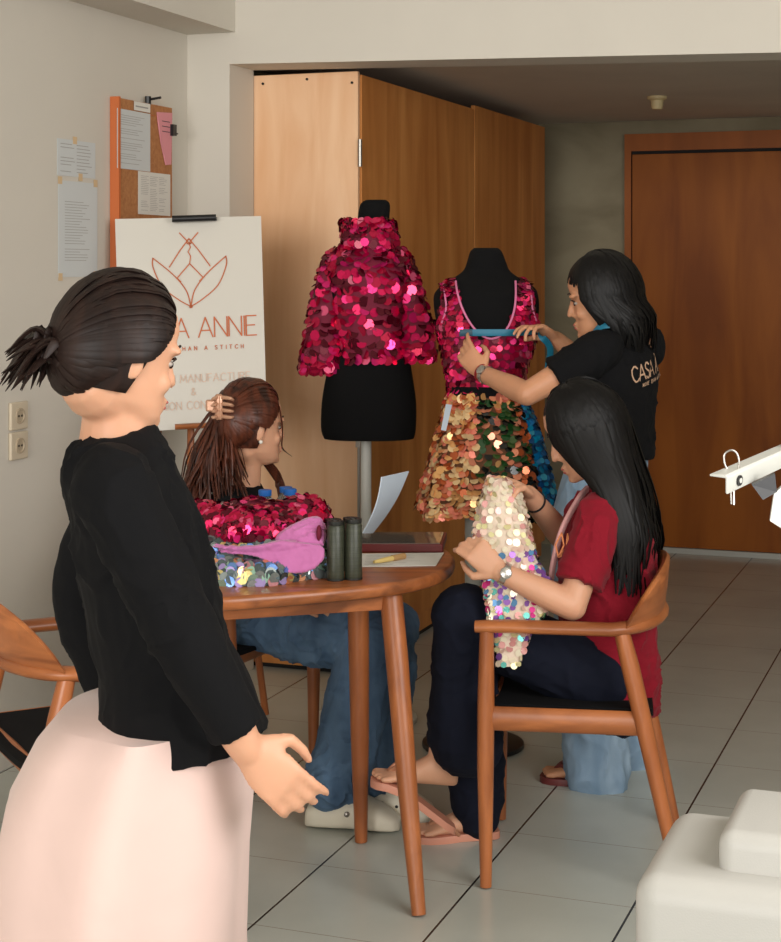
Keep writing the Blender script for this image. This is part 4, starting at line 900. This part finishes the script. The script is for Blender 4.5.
limb(mb, [kR, lerp(kR, aR, .4), lerp(kR, aR, .78), V((aR.x + .0, aR.y, .06))], [.068, .072, .078, .06])
fuse(mb, 0.0065, 3, wrinkle=0.011, wscale=8).build('trousers', M['navy'], pw)
# sandals
def sandal(ank, f, parent, s, m, ms, up=V((0, 0, 1)), pitch=0.0, drop=.072, lifted=0.0):
    f = V(f).normalized(); l = V(up).cross(f).normalized(); u = f.cross(l); o = V(ank)
    mb = MB(); rings = []
    for t, w in ((-.058, .016), (-.05, .026), (-.03, .032), (0, .031), (.05, .032), (.1, .043), (.14, .046), (.168, .036), (.182, .016)):
        tilt = -lifted * max(0, (.12 - t))
        z0 = -drop + tilt; rings.append([o + (f * t + l * a + u * b) * s for a, b in ((-w, z0 - .02), (w, z0 - .02), (w * 1.02, z0 - .004), (w * .98, z0), (-w * .98, z0), (-w * 1.02, z0 - .004))])
    mb.loft(rings); mb.build('sandal_sole', m, parent)
    mb = MB()
    for y in (-1, 1): mb.tube(spline([o + (f * .148 + l * -.012 + u * (-drop + .004)) * s, o + (f * .115 + l * (y * .018 - .008) + u * (-drop + .036)) * s, o + (f * .085 + l * y * .037 + u * (-drop + .024)) * s, o + (f * .06 + l * y * .036 + u * (-drop - lifted * .06)) * s], 5), .0048 * s, 8, flat=1.3)
    mb.build('sandal_strap', ms, parent)
sandal(aL, fdL, pw, .94, M['flop'], M['flop_s'], up=V((0.12, 0, 1)), lifted=0.62)
sandal(aR, V((-1, -.12, -.02)), pw, .94, M['flop'], M['flop_s'])
# watch and cord
def wrist_band(w_, e_, t, r, wd, m, parent, name, face=None):
    c = lerp(w_, e_, t); ax = (e_ - w_).normalized(); a = ax.orthogonal().normalized(); b = ax.cross(a); mb = MB(); rings = []
    for k in range(28):
        an = 2 * PI * k / 28; o = (a * cos(an) + b * sin(an)); rings.append([c + o * (r + dr) + ax * dz for dr, dz in ((-.001, -wd), (.002, -wd), (.0025, wd), (-.001, wd))])
    rings.append(rings[0]); mb.loft(rings, 0, (0, 0))
    if face is not None:
        f = V(face); f = (f - ax * f.dot(ax)).normalized(); g = ax.cross(f); mb.lathe([(.0145, 0), (.0145, .006), (.012, .0075)], (0, 0, 0), 20); k = 60; mb.v[-k:] = [tuple(c + f * (r + v[2]) + ax * v[0] + g * v[1]) for v in mb.v[-k:]]
    mb.build(name, m, parent)
wrist_band(wL, eL, .06, .0265, .007, M['watch'], pw, 'wristwatch', V((0.2, -1, .2)))
wrist_band(wR, eR, .13, .0285, .0022, M['blackp'], pw, 'cord_bracelet')
# long straight black hair
def fall_long(ph, rd, last, L):
    side = sin(ph)                               # + = her left (towards the camera)
    a = abs(ph - PI) / PI                        # 0 at the back, 1 at the face
    nr = max(0, side) ** .6
    tgt = at(lerp(650, 616, min(1, a * 1.5)) + rd.uniform(-9, 9), lerp(588, 576, a) + rd.uniform(-30, 16), lerp(4.30, 4.06, nr) + (0 if side > 0 else -side * .1))
    mid = at(lerp(654, 598, min(1, a * 1.4)) + rd.uniform(-5, 5), lerp(500, 484, a), lerp(4.29, 4.07, nr) + (0 if side > 0 else -side * .12))
    mid2 = at(lerp(660, 612, min(1, a * 1.4)) + rd.uniform(-6, 6), 540, lerp(4.30, 4.05, nr) + (0 if side > 0 else -side * .12))
    return [lerp(last, mid, .5) + V((-.006 * (a > .6), 0, 0.0)), mid, mid2, tgt]
mb = MB(); scalp(mb, hc, hR)
hair_strands(mb, hc, hR, None, phis=(0.62, 2 * PI - 0.62), n=85, layers=3, cutf=lambda ph: lerp(-.02, .02, abs(ph - PI) / PI), fall=fall_long, seed=5, rad=(.103, .085, .117))
hair_strands(mb, hc, hR, None, phis=(-1.0, 1.0), n=44, layers=2, cutf=lambda ph: lerp(.074, .045, min(1, abs(ph))), seed=21, rad=(.102, .084, .117), width=.009)
mb.build('hair', M['hair_k'], pw, angle=80)

# the pearly sequin cloth she holds
tpz = at(497, 474, 4.10); g4 = thing('sequin_cloth', 'pearly cream sequin cloth held up by the woman in maroon', 'garment', at(508, 655, 4.06))
rowsC = [(479, 489, 505), (492, 485, 519), (515, 478, 527), (540, 474, 532), (562, 480, 538), (585, 484, 552), (605, 487, 549), (622, 489, 532), (640, 494, 526), (662, 497, 517)]
lvC = lv(rowsC, 4.07, .5); lvC = [(z, x, lerp(4.033, 4.085, i / 9), w, .012 + .014 * min(1, i / 4)) for i, (z, x, y, w, d) in enumerate(lvC)]
SCL0 = ringfn(lvC)
def SCL(u, v): q = SCL0(u, v); return q + V((0, (.008 * sin(u * 14 + v * 5) + .005 * sin(v * 17)) * min(1, v * 2.5), 0))
def c_pick(u, v, rd):
    if v > .62: return rd.choice((0, 0, 0, 1, 1, 2, 7))
    if v > .36: return rd.choice((0, 1, 3, 4, 5, 2, 4, 0, 7, 6, 5))
    return rd.choice((0, 0, 1, 3, 3, 6, 2, 4, 7, 0))
mb = MB(); shell(mb, SCL, 30, 24, 8, cap=(1, 1)); sequins(mb, SCL, .0088, 32, c_pick, 77, tilt=.3, jit=.3); mb.build('cloth', SC + [M['creambase']], g4, recalc=False)

# ---- the standing woman (faces the dress form, back three-quarters to the lens)
ps = person('standing woman in black printed T-shirt and pale jeans measuring the dress form', (0.62, 4.85, 0))
hc = at(600, 296, 4.83); hR = basis(V((-0.93, 0.22, -0.22)), V((-0.2, 0, 1)))
nb = at(624, 338, 4.85); ch = at(613, 410, 4.86); wa = at(606, 470, 4.86); pe = at(598, 530, 4.86); lat = V((-.55, -.83, 0)).normalized()
sL, sR = nb + lat * .165 + V((0, 0, -.035)), nb - lat * .165 + V((0, 0, -.035))
eL, wL = at(527, 394, 4.70), at(482, 373, 4.88); eR, wR = at(592, 372, 5.10), at(556, 338, 5.06)
mb = head_parts(hc, hR)
limb(mb, [hc + hR @ V((-.03, 0, -.05)), lerp(hc, nb, .6), nb + V((0, 0, -.05))], [.05, .046, .055])
trunk(mb, [(pe + V((0, 0, -.06)), lat, .14, .10), (pe, lat, .15, .10), (wa, lat, .115, .08), (ch, lat, .13, .09), (lerp(ch, nb, .6), lat, .14, .08), (nb + V((0, 0, -.02)), lat, .07, .055)])
for s_, e_, w_ in ((sL, eL, wL), (sR, eR, wR)):
    limb(mb, [lerp(s_, nb, .25), s_, lerp(s_, e_, .5), e_], [.045, .046, .041, .034]); limb(mb, [e_, lerp(e_, w_, .35), w_], [.035, .0345, .0225])
hand_parts(mb, wL, at(461, 347, 4.93) - wL, V((.55, .6, -.25)), -1, curl=(.35, .5, .6, .7), thumb=.75, s=.95)
hand_parts(mb, wR, at(538, 327, 5.03) - wR, V((-.1, -.2, -1)), -1, curl=(.5, .6, .75, .85), thumb=.8, s=.95)
hL, hRr = pe + lat * .085 + V((0, 0, -.05)), pe - lat * .085 + V((0, 0, -.05)); aL, aR = V((at(597, 775, 4.80).x, 4.80, .085)), V((at(627, 762, 5.0).x, 5.02, .085))
kL, kR = lerp(hL, aL, .5) + V((-.02, 0, 0)), lerp(hRr, aR, .5) + V((-.02, 0, 0))
for h_, k_, a_ in ((hL, kL, aL), (hRr, kR, aR)): limb(mb, [h_, lerp(h_, k_, .5), k_], [.078, .068, .052]); limb(mb, [k_, lerp(k_, a_, .35), a_], [.05, .048, .032])
fdS = V((-.9, .3, 0)); foot_parts(mb, aL, fdS, .9); foot_parts(mb, aR, fdS, .9)
fuse(mb, 0.0042, 3).build('body', M['skin_b'], ps)
face_details(hc, hR, ps)
mb = MB()
trunk(mb, [(lerp(wa, ch, .3), lat, .158, .124), (lerp(wa, ch, .5), lat, .157, .118), (ch, lat, .158, .112), (lerp(ch, nb, .55), lat, .165, .098), (lerp(ch, nb, .85), lat, .12, .075), (nb + V((0, 0, .012)), lat, .066, .06)])
limb(mb, [lerp(sL, nb, .3), sL, lerp(sL, eL, .4), lerp(sL, eL, .6)], [.05, .057, .058, .06], re=False); limb(mb, [lerp(sR, nb, .3), sR, lerp(sR, eR, .4), lerp(sR, eR, .72)], [.05, .056, .058, .058], re=False)
shirt_mb = fuse(mb, 0.0055, 3, wrinkle=0.010, wscale=9); so = shirt_mb.build('shirt', M['black'], ps)
# print on the back of the shirt: rays from the lens side onto the cloth
bv = None
from mathutils.bvhtree import BVHTree
bv = BVHTree.FromPolygons([V(v) for v in shirt_mb.v], shirt_mb.f)
bn = V((lat.y, -lat.x, 0)); bn = bn if bn.y < 0 else -bn
def print_on(px, py, dx_axis):
    o0 = at(px, py, 4.86) + bn * 0.6
    def P(x, y):
        o_ = o0 + dx_axis * x + V((0, 0, y)); h = bv.ray_cast(o_, -bn); return (h[0] + bn * .003) if h[0] is not None and (h[0] - nb).dot(lat) > -.112 else None
    return P
ax = V((-bn.y, bn.x, 0)).normalized(); ax = ax if ax.x > 0 else -ax
pts_ax = (ax + V((0, 0, 0.16))).normalized()
mb = MB(); strokes(mb, 'CASA ANNIE', print_on(638, 373, pts_ax), .043, .003, .005); strokes(mb, 'MORE THAN A STITCH', print_on(638, 380, pts_ax), .0095, .0045, .0024); mb.build('back_print', M['logo_l'], ps)
mb = MB()
trunk(mb, [(pe + V((0, 0, -.14)), lat, .16, .12), (pe + V((0, 0, -.03)), lat, .168, .12), (pe + V((0, 0, .05)), lat, .158, .115), (wa, lat, .142, .106), (lerp(wa, ch, .5), lat, .14, .10)])
for h_, k_, a_ in ((hL, kL, aL), (hRr, kR, aR)): limb(mb, [h_, lerp(h_, k_, .5), k_, lerp(k_, a_, .55), V((a_.x, a_.y, .035))], [.098, .09, .082, .088, .094])
fuse(mb, 0.0065, 3, wrinkle=0.012, wscale=9, wdir=(1, 1, .7)).build('jeans', M['denim_l'], ps)
for a_ in (aL, aR): sandal(a_, fdS, ps, .92, M['flop_r'], M['flop_r'])
wrist_band(wL, eL, .10, .026, .007, M['watch'], ps, 'wristwatch', V((-.1, -1, .3))); wrist_band(wL, eL, .01, .026, .003, M['bracelet'], ps, 'red_bracelet')
def fall_wavy(ph, rd, last, L):
    a = abs(ph - PI) / PI; side = sin(ph)
    if a > .62: tgt = at(612 + rd.uniform(-9, 12), 336 + rd.uniform(-10, 14), 4.86 - side * .07)
    else: tgt = at(lerp(648, 624, a / .62) + rd.uniform(-10, 8), 342 + rd.uniform(-12, 12), 4.86 - side * .1)
    mid = lerp(last, tgt, .5) + V((.022 if a < .5 else .008, -.02 * side, .0)); return [mid, tgt]
mb = MB(); scalp(mb, hc, hR)
hair_strands(mb, hc, hR, None, phis=(1.08, 2 * PI - 1.08), n=80, layers=4, cutf=lambda ph: lerp(-.03, .005, abs(ph - PI) / PI), fall=fall_wavy, seed=6, wave=.012, rad=(.108, .088, .12))
hair_strands(mb, hc, hR, None, phis=(-1.2, 1.2), n=44, layers=2, cutf=lambda ph: lerp(.074, .045, min(1, abs(ph))), seed=21, rad=(.106, .087, .119), width=.009)
mb.build('hair', M['hair_k'], ps, angle=80)
# tape measures
tm = thing('measuring_tape', 'teal measuring tape stretched across the pink top', 'measuring tape', top_front(490, 331, .02))
mb = MB(); P0 = [top_front(x, y, .019) for x, y in ((459, 331), (470, 331), (485, 331), (500, 331), (515, 331), (530, 330), (536, 329.5))]
P0[0] += V((0, -.02, 0)); mb.tube(spline(P0, 4), .0105, 8, flat=.12, up=(0, -1, 0)); mb.build('tape_band', M['teal_tape'], tm)
mb = MB(); mb.tube([P0[0] + V((-.005, -.003, 0)), P0[1] + V((0, -.003, 0))], .011, 8, flat=.18, up=(0, -1, 0)); mb.build('tape_end', M['teal_dark'], tm)
mb = MB(); mb.tube(spline([P0[-1], at(541, 336, 5.02), at(549, 345, 5.03), at(550, 356, 5.04), at(545, 372, 5.05)], 5), [.0105] * 16 + [.0105, .009, .007, .004, .003], 8, flat=.12, up=(0.3, -1, 0)); mb.build('tape_tail', M['teal_tape'], tm)
mb = MB(); mb.tube(spline([at(594, 334, 4.78), at(600, 327, 4.76), at(609, 325, 4.745), at(617, 325, 4.75), at(630, 328, 4.82)], 5), .010, 8, flat=.25, up=(-.3, -1, .5)); tag(mb.build('neck_tape', M['teal_tape']), 'teal tape hung around the neck of the standing woman', 'measuring tape')

# ---- the girl at the table (faces +x and away)
pg = person('seated woman with brown clipped hair, black top, blue jeans and cream clogs', (-.45, 4.85, 0))
hc = at(252, 425, 4.8); hR = basis(V((.86, .5, -.04)))
nb = at(243, 486, 4.82); ch = at(232, 545, 4.86); wa = at(228, 600, 4.87); pe = at(226, 640, 4.88); pe.z = .53; lat = V((-.35, .94, 0)).normalized()
lat = V((-.12, 1, 0)).normalized()
sR, sL = at(226, 512, 4.68), at(252, 504, 5.0)
eR, wR = at(222, 585, 4.62), at(290, 606, 4.56); eL, wL = at(262, 585, 5.02), at(310, 600, 4.74)
wR.z, wL.z = .60, .62; eR.z = eL.z = .66
mb = head_parts(hc, hR)
limb(mb, [hc + hR @ V((-.02, 0, -.06)), lerp(hc, nb, .6), nb + V((0, 0, -.05))], [.05, .043, .05])
trunk(mb, [(pe + V((0, 0, -.08)), lat, .13, .10), (pe, lat, .15, .10), (wa, lat, .115, .085), (ch, lat, .125, .09), (lerp(ch, nb, .6), lat, .14, .078), (nb + V((0, 0, -.02)), lat, .07, .05)])
for s_, e_, w_ in ((sL, eL, wL), (sR, eR, wR)):
    limb(mb, [lerp(s_, nb, .25), s_, lerp(s_, e_, .5), e_], [.044, .045, .039, .034]); limb(mb, [e_, lerp(e_, w_, .35), w_], [.035, .034, .0225]); hand_parts(mb, w_, V((1, -.1, -.3)), V((0, 0, -1)), 1 if w_ is wL else -1, curl=(.25, .3, .3, .35), thumb=.2)
kR, kL = at(372, 645, 4.53), at(388, 640, 4.66); kR.z, kL.z = .485, .49; aR, aL = V((at(334, 800, 4.44).x, 4.44, .085)), V((at(372, 800, 4.52).x, 4.53, .085))
hRr, hL = pe - lat * .085, pe + lat * .085
for h_, k_, a_ in ((hRr, kR, aR), (hL, kL, aL)): limb(mb, [h_, lerp(h_, k_, .5), k_], [.075, .066, .052]); limb(mb, [k_, lerp(k_, a_, .35), a_], [.05, .046, .032])
fdG = V((.93, -.15, 0)); foot_parts(mb, aR, fdG, .9); foot_parts(mb, aL, V((.9, -.3, 0)), .9)
fuse(mb, 0.0042, 3).build('body', M['skin'], pg)
face_details(hc, hR, pg)
mb = MB()
trunk(mb, [(pe + V((0, 0, -.05)), lat, .165, .125), (pe + V((0, 0, .04)), lat, .165, .12), (wa, lat, .145, .11), (ch, lat, .15, .11), (lerp(ch, nb, .55), lat, .16, .095), (lerp(ch, nb, .85), lat, .12, .072), (nb + V((-.004, 0, .008)), lat, .068, .052)])
for s_, e_ in ((sL, eL), (sR, eR)): limb(mb, [lerp(s_, nb, .3), s_, lerp(s_, e_, .45), lerp(s_, e_, .8)], [.048, .054, .054, .056], re=False)
fuse(mb, 0.0055, 3, wrinkle=0.009, wscale=10).build('shirt', M['black'], pg)
mb = MB()
trunk(mb, [(pe + V((0, 0, -.095)), lat, .16, .11), (pe + V((0, 0, -.03)), lat, .168, .115), (pe + V((0, 0, .04)), lat, .15, .105)])
for h_, k_, a_ in ((hRr, kR, aR), (hL, kL, aL)):
    limb(mb, [h_, lerp(h_, k_, .5) + V((0, 0, -.012)), k_], [.095, .098, .088]); limb(mb, [k_ + V((-.01, 0, 0)), lerp(k_, a_, .3), lerp(k_, a_, .65), lerp(k_, a_, .9) + V((-.005, 0, .0))], [.084, .088, .086, .08])
jm = fuse(mb, 0.006, 2, wrinkle=0.016, wscale=11); jm.build('jeans', M['denim'], pg)
def clog(ank, f, parent, s=1.0, d=.0):
    f = V(f).normalized(); l = V((0, 0, 1)).cross(f).normalized(); u = V((0, 0, 1)); o = V((ank.x, ank.y, 0.004)); mb = MB(); rings = []
    for t, w, h in ((-.078, .02, .04), (-.07, .035, .058), (-.045, .043, .064), (.0, .043, .062), (.04, .046, .088), (.09, .054, .085), (.13, .054, .066), (.165, .044, .046), (.182, .022, .032)):
        r = []
        for k in range(20):
            a = 2 * PI * k / 20; z = h * (.5 + .5 * math.copysign(abs(sin(a)) ** .7, sin(a))); r.append(o + (f * t + l * w * math.copysign(abs(cos(a)) ** .8, cos(a)) * (1.08 if z < h * .25 else 1) + u * z) * s)
        rings.append(r)
    mb.loft(rings); c_ = mb.build('clog', M['clog'], parent, angle=60)
    mb = MB(); q = o + (f * .045 - l * .049 + u * .05) * s; mb.ball(q, (.008, .005, .008), 12, 7); mb.build('rivet', M['metal'], c_)
    mb = MB()
    for t in (.09, .12): mb.ball(o + (f * t - l * (.05 if t < .1 else .046) + u * .048) * s, (.006, .006, .005), 10, 6)
    mb.build('vent_hole', M['dark'], c_)
clog(aR, fdG, pg, .98); clog(aL, V((.9, -.3, 0)), pg, .98)
mb = MB(); e = hc + hR @ V((-.008, -.079, -.042)); mb.ball(e, .006, 10, 7); mb.build('pearl_earring', M['pearl'], pg)
def tail_brown(rd, i):
    knot = at(221, 412, 4.76) + V((rd.uniform(-.012, .012), rd.uniform(-.03, .03), rd.uniform(-.02, .02)))
    tgt = at(208 + rd.uniform(-30, 24), 508 + rd.uniform(-26, 20), 4.70 + rd.uniform(-.06, .08))
    if i % 3 == 0: tgt = at(216 + rd.uniform(-14, 34), 492 + rd.uniform(-18, 16), 4.68 + rd.uniform(-.04, .06))
    m2 = lerp(knot, tgt, .5) + V((rd.uniform(-.03, .02), rd.uniform(-.02, .02), 0))
    return [knot, m2, tgt]
mb = MB(); scalp(mb, hc, hR, zcut=-.06)
hair_pull(mb, hc, hR, (-.085, -.03, .03), n=330, seed=9, rad=(.106, .088, .121), after=tail_brown, width=.0085)
for k in range(14):       # loose locks in front of the far shoulder and at the temple
    rd = random.Random(k); p0 = hc + hR @ V((.01, .07, -.04)); mb.tube(spline([p0, at(276, 468 + k, 4.92), at(280 + rd.uniform(-5, 5), 486, 4.92), at(283 + rd.uniform(-5, 6), 502, 4.9)], 4), [.008, .007, .006, .006, .006, .006, .006, .006, .005, .004, .003, .002, .001], 5, flat=.5)
for k in range(4): mb.tube(spline([hc + hR @ V((.055, -.062, .06)), hc + hR @ V((.066, -.066, .0 - .004 * k)), hc + hR @ V((.072, -.056, -.06)), at(286 + k * 2, 452 + k * 1.5, 4.79)], 4), [.004] * 8 + [.003, .0025, .002, .0015, .001], 5, flat=.5)
mb.build('hair', M['hair_b'], pg, angle=80)
ccl = at(219, 407, 4.70); t = thing('claw_clip', 'tan claw clip holding back the brown hair of the seated woman', 'hair clip', ccl)
for s_ in (-1, 1):
    mb = MB()
    for k in range(4): mb.tube(spline([ccl + V((.0 + .004 * s_, 0, .028 - .018 * k)), ccl + V((.022 * s_ + .01, -.018, .026 - .018 * k)), ccl + V((.036 * (s_ > 0) - .026 * (s_ < 0) + .006, -.006, .02 - .016 * k))], 4), [.006, .006, .006, .0055, .005, .005, .0045, .004, .003], 8)
    mb.tube([ccl + V((.004 * s_, -.002, .03)), ccl + V((.004 * s_, -.002, -.03))], .0075, 8, round_ends=True); mb.build('jaw', M['clip'], t)
mb = MB(); mb.obox(ccl + V((-.024, 0, .004)), (.013, 0, 0), (0, .01, 0), (0, 0, .017)); mb.build('grip', M['clip'], t, bevel=.005)

# ---- the woman walking past, nearest the lens
YP = 2.36
pp = person('dark-haired woman in black top and pale pink skirt walking past', (-.31, YP, 0))
hc = at(122, 352, YP); hS = .89; hR = basis(V((.80, .58, -.2)), V((.1, 0, 1)))
nb = at(112, 440, YP + .02); ch = at(140, 545, YP + .02); wa = at(165, 655, YP + .01); pe = at(172, 760, YP); lat = V((-.12, 1, 0)).normalized()
sR, sL = nb - lat * .15 + V((0.01, 0, -.055)), nb + lat * .15 + V((0, 0, -.055))
eR, wR = at(180, 630, YP - .19), at(246, 748, YP - .16); eL, wL = at(80, 600, YP + .2), at(120, 720, YP + .2)
mb = head_parts(hc, hR, hS)
limb(mb, [hc + hR @ V((-.03, 0, -.05)), lerp(hc, nb, .6), nb + V((0, 0, -.05))], [.052, .048, .056])
trunk(mb, [(pe + V((0, 0, -.06)), lat, .14, .10), (pe, lat, .15, .10), (wa, lat, .115, .07), (ch, lat, .125, .07), (lerp(ch, nb, .6), lat, .13, .058), (nb + V((0, 0, -.02)), lat, .07, .055)])
for s_, e_, w_ in ((sL, eL, wL), (sR, eR, wR)):
    limb(mb, [lerp(s_, nb, .25), s_, lerp(s_, e_, .5), e_], [.045, .046, .041, .034]); limb(mb, [e_, lerp(e_, w_, .35), w_], [.036, .035, .0235])
hand_parts(mb, wR, V((.62, .05, -.62)), V((-.3, 1, 0)), 1, curl=(.4, .5, .55, .6), thumb=.5, s=.92); hand_parts(mb, wL, V((.2, 0, -1)), V((0, -1, 0)), -1, curl=(.3, .35, .4, .45), thumb=.3)
aR, aL = V((-.33, YP - .05, .085)), V((-.43, YP + .08, .085)); hRr, hL = pe - lat * .085, pe + lat * .085
for h_, a_ in ((hRr, aR), (hL, aL)):
    k_ = lerp(h_, a_, .5); limb(mb, [h_, lerp(h_, k_, .5), k_], [.075, .064, .05]); limb(mb, [k_, lerp(k_, a_, .35), a_], [.052, .05, .033])
foot_parts(mb, aR, V((1, 0, 0)), .92); foot_parts(mb, aL, V((1, .1, 0)), .92)
fuse(mb, 0.0045, 3).build('body', M['skin'], pp); face_details(hc, hR, pp, hS)
mb = MB()
trunk(mb, [(at(184, 738, YP), lat, .175, .118), (at(178, 705, YP), lat, .165, .112), (wa, lat, .14, .094), (ch, lat, .145, .092), (lerp(ch, nb, .55), lat, .15, .08), (lerp(ch, nb, .85), lat, .115, .075), (nb + V((0, 0, .006)), lat, .066, .06)])
for s_, e_, w_ in ((sL, eL, wL), (sR, eR, wR)): limb(mb, [lerp(s_, nb, .35), s_, lerp(s_, e_, .5), e_, lerp(e_, w_, .5), lerp(e_, w_, .85)], [.046, .051, .047, .044, .040, .036], re=False)
fuse(mb, 0.005, 3, wrinkle=0.011, wscale=9).build('shirt', M['black'], pp)
mb = MB(); rings = []
for j, (px0, px1, py, zz) in enumerate(((62, 246, 708, None), (36, 252, 740, None), (10, 252, 790, None), (-2, 246, 850, None), (-8, 242, 942, None), (-20, 244, None, .35), (-25, 246, None, .22))):
    a, b = (at(px0, py, YP), at(px1, py, YP)) if py else (V((at(px0, 0, YP).x, YP, zz)), V((at(px1, 0, YP).x, YP, zz)))
    c = (a + b) / 2; w = (b.x - a.x) / 2; rings.append([V((c.x + w * cos(t) * (1 + .03 * j * .3 * sin(9 * t)), YP + (.185 + .012 * j) * sin(t) * (1 + .05 * sin(7 * t)), c.z)) for t in [2 * PI * k / 72 for k in range(72)]])
mb.loft(rings); mb.build('skirt', M['pinkskirt'], pp, angle=70)
mb = MB(); scalp(mb, hc, hR, hS, zcut=-.06)
hair_pull(mb, hc, hR, (-.11, 0, -.015), n=330, seed=12, rad=(.103, .085, .117), s=hS)
for k in range(60):
    rd = random.Random(k); p0 = hc + hR @ V((-.09 + rd.uniform(-.01, .01), rd.uniform(-.02, .02), -.02 + rd.uniform(-.02, .02)))
    e = at(14 + rd.uniform(-16, 30), 372 + rd.uniform(-20, 20), YP - .06 + rd.uniform(-.05, .05)); mb.tube(spline([p0, lerp(p0, e, .45) + V((0, 0, .022 + rd.uniform(-.01, .02))), e], 6), [.008] * 7 + [.0075, .007, .006, .0045, .003, .001], 5, flat=.5)
mb.build('hair', M['hair_bt'], pp, angle=80)

# ------------------------------------------------------------------ white sewing machine close to the lens, and its thread stand
YM = 1.75
wt = thing('work_table', 'white work table carrying the sewing machine', 'table', (.62, 1.72, 0))
mb = MB(); mb.box((.36, 1.5, .57), (1.12, 2.28, .60)); mb.build('tabletop', M['white_met'], wt, bevel=.004)
for x in (.40, 1.08):
    for y in (1.54, 2.24): mb = MB(); mb.tube([(x, y, 0.002), (x, y, .572)], .018, 12); mb.build('leg', M['white_met'], wt)
MO = at(631, 0, YM); MO.z = .601
sm = thing('sewing_machine', 'cream white sewing machine with stepped rounded housing', 'sewing machine', MO, -TH)
def rbox(mb, a, b, r, seg=5, mi=0):
    bm = bmesh.new(); bmesh.ops.create_cube(bm, size=1); A, B = V(a), V(b)
    for v in bm.verts: v.co = V([lerp(A[i], B[i], v.co[i] + .5) for i in range(3)])
    bmesh.ops.bevel(bm, geom=list(bm.edges), offset=r, segments=seg, profile=.5, affect='EDGES'); bm.verts.index_update()
    mb.add([v.co.copy() for v in bm.verts], [[v.index for v in f.verts] for f in bm.faces], mi); bm.free()
zt = at(0, 876, YM).z - .601
mb = MB(); rbox(mb, (0, 0, .001), (.42, .25, zt), .028, 7); mb.build('housing', M['machine'], sm, local=True, angle=60)
mb = MB(); rbox(mb, (.082, .05, zt - .05), (.40, .225, zt + .041), .018, 6); mb.build('raised_cover', M['machine'], sm, local=True, angle=60)
for k in range(3): mb = MB(); mb.ball((.155 + k * .02, .15, zt + .041), (.0065, .006, .003), 12, 7); mb.build('screw_cap', M['white_met'], sm, local=True)
YT = 1.9
stn = thing('thread_stand', 'white metal thread stand with ringed arm beside the door', 'thread stand', (at(800, 0, YT).x + .06, YT + .3, .601))
d = V((.44, .9, 0)).normalized(); lf = V((-d.y, d.x, 0)); A0 = at(728, 475, YT); zz = V((0, 0, 1)); b = A0 + d * .36
mb = MB(); mb.loft([[p + lf * x_ + zz * z_ for x_, z_ in ((.0215, 0.0), (.003, .0), (0, -.003), (0, -.021), (.001, -.0225), (.003, -.021), (.003, -.004), (.0215, -.0025))] for p in (A0, b)])
mb.build('arm', M['white_met'], stn, bevel=.0008)
mb = MB(); c = A0 + d * .062 + lf * .012; mb.tube(spline([c + V((.0, 0, -.042)), c + V((-.002, 0, -.01)), c + V((-.008, 0, .006)), c + V((-.008, 0, .017)), c + V((.0, 0, .022)), c + V((.007, 0, .017)), c + V((.009, .0, .003)), c + V((.004, .002, -.02)), c + V((.003, .0, -.043))], 5), .0012, 8); mb.build('wire_ring', M['metal'], stn)
c = A0 + d * .05 + zz * -.012 - lf * .0003
mb = MB(); mb.lathe([(.0062, 0), (.0062, .0015), (.0036, .0018)], (0, 0, 0), 20); mb.v = [tuple(c - lf * v[2] + d * v[0] * 2.0 + zz * v[1]) for v in mb.v]; mb.build('screw', M['blackp'], stn)
mb = MB(); mb.lathe([(.003, 0), (.003, .0025)], (0, 0, 0), 16); mb.v = [tuple(c - lf * v[2] + d * v[0] * 2.0 + zz * v[1]) for v in mb.v]; mb.build('screw_head', M['white_met'], stn)
mb = MB(); q = [at(752, 485, YT + .08), at(775, 474, YT + .1), at(777, 492, YT + .1), at(763, 500, YT + .08)]; mb.add(q + [p + V((.003, .018, 0)) for p in q], [(0, 1, 2, 3), (7, 6, 5, 4), (0, 4, 5, 1), (1, 5, 6, 2), (2, 6, 7, 3), (3, 7, 4, 0)]); mb.build('clip', M['blackp'], stn)
mb = MB(); q = [at(774, 494, YT + .1), at(800, 470, YT + .12), at(800, 540, YT + .12), at(770, 521, YT + .1)]; mb.add(q + [p + V((.002, .012, 0)) for p in q], [(0, 1, 2, 3), (7, 6, 5, 4), (0, 4, 5, 1), (1, 5, 6, 2), (2, 6, 7, 3), (3, 7, 4, 0)]); mb.build('spool_plate', M['white_met'], stn)
px_, YT = (A0 + d * .34).x, (A0 + d * .34).y - .05; mb = MB(); mb.tube([(px_, YT + .05, .602), (px_, YT + .05, b.z + .03)], .012, 12); mb.build('pole', M['metal'], stn)
mb = MB(); mb.lathe([(.05, .601), (.05, .612), (.014, .618)], (px_, YT + .05, 0), 24); mb.build('stand_base', M['white_met'], stn)
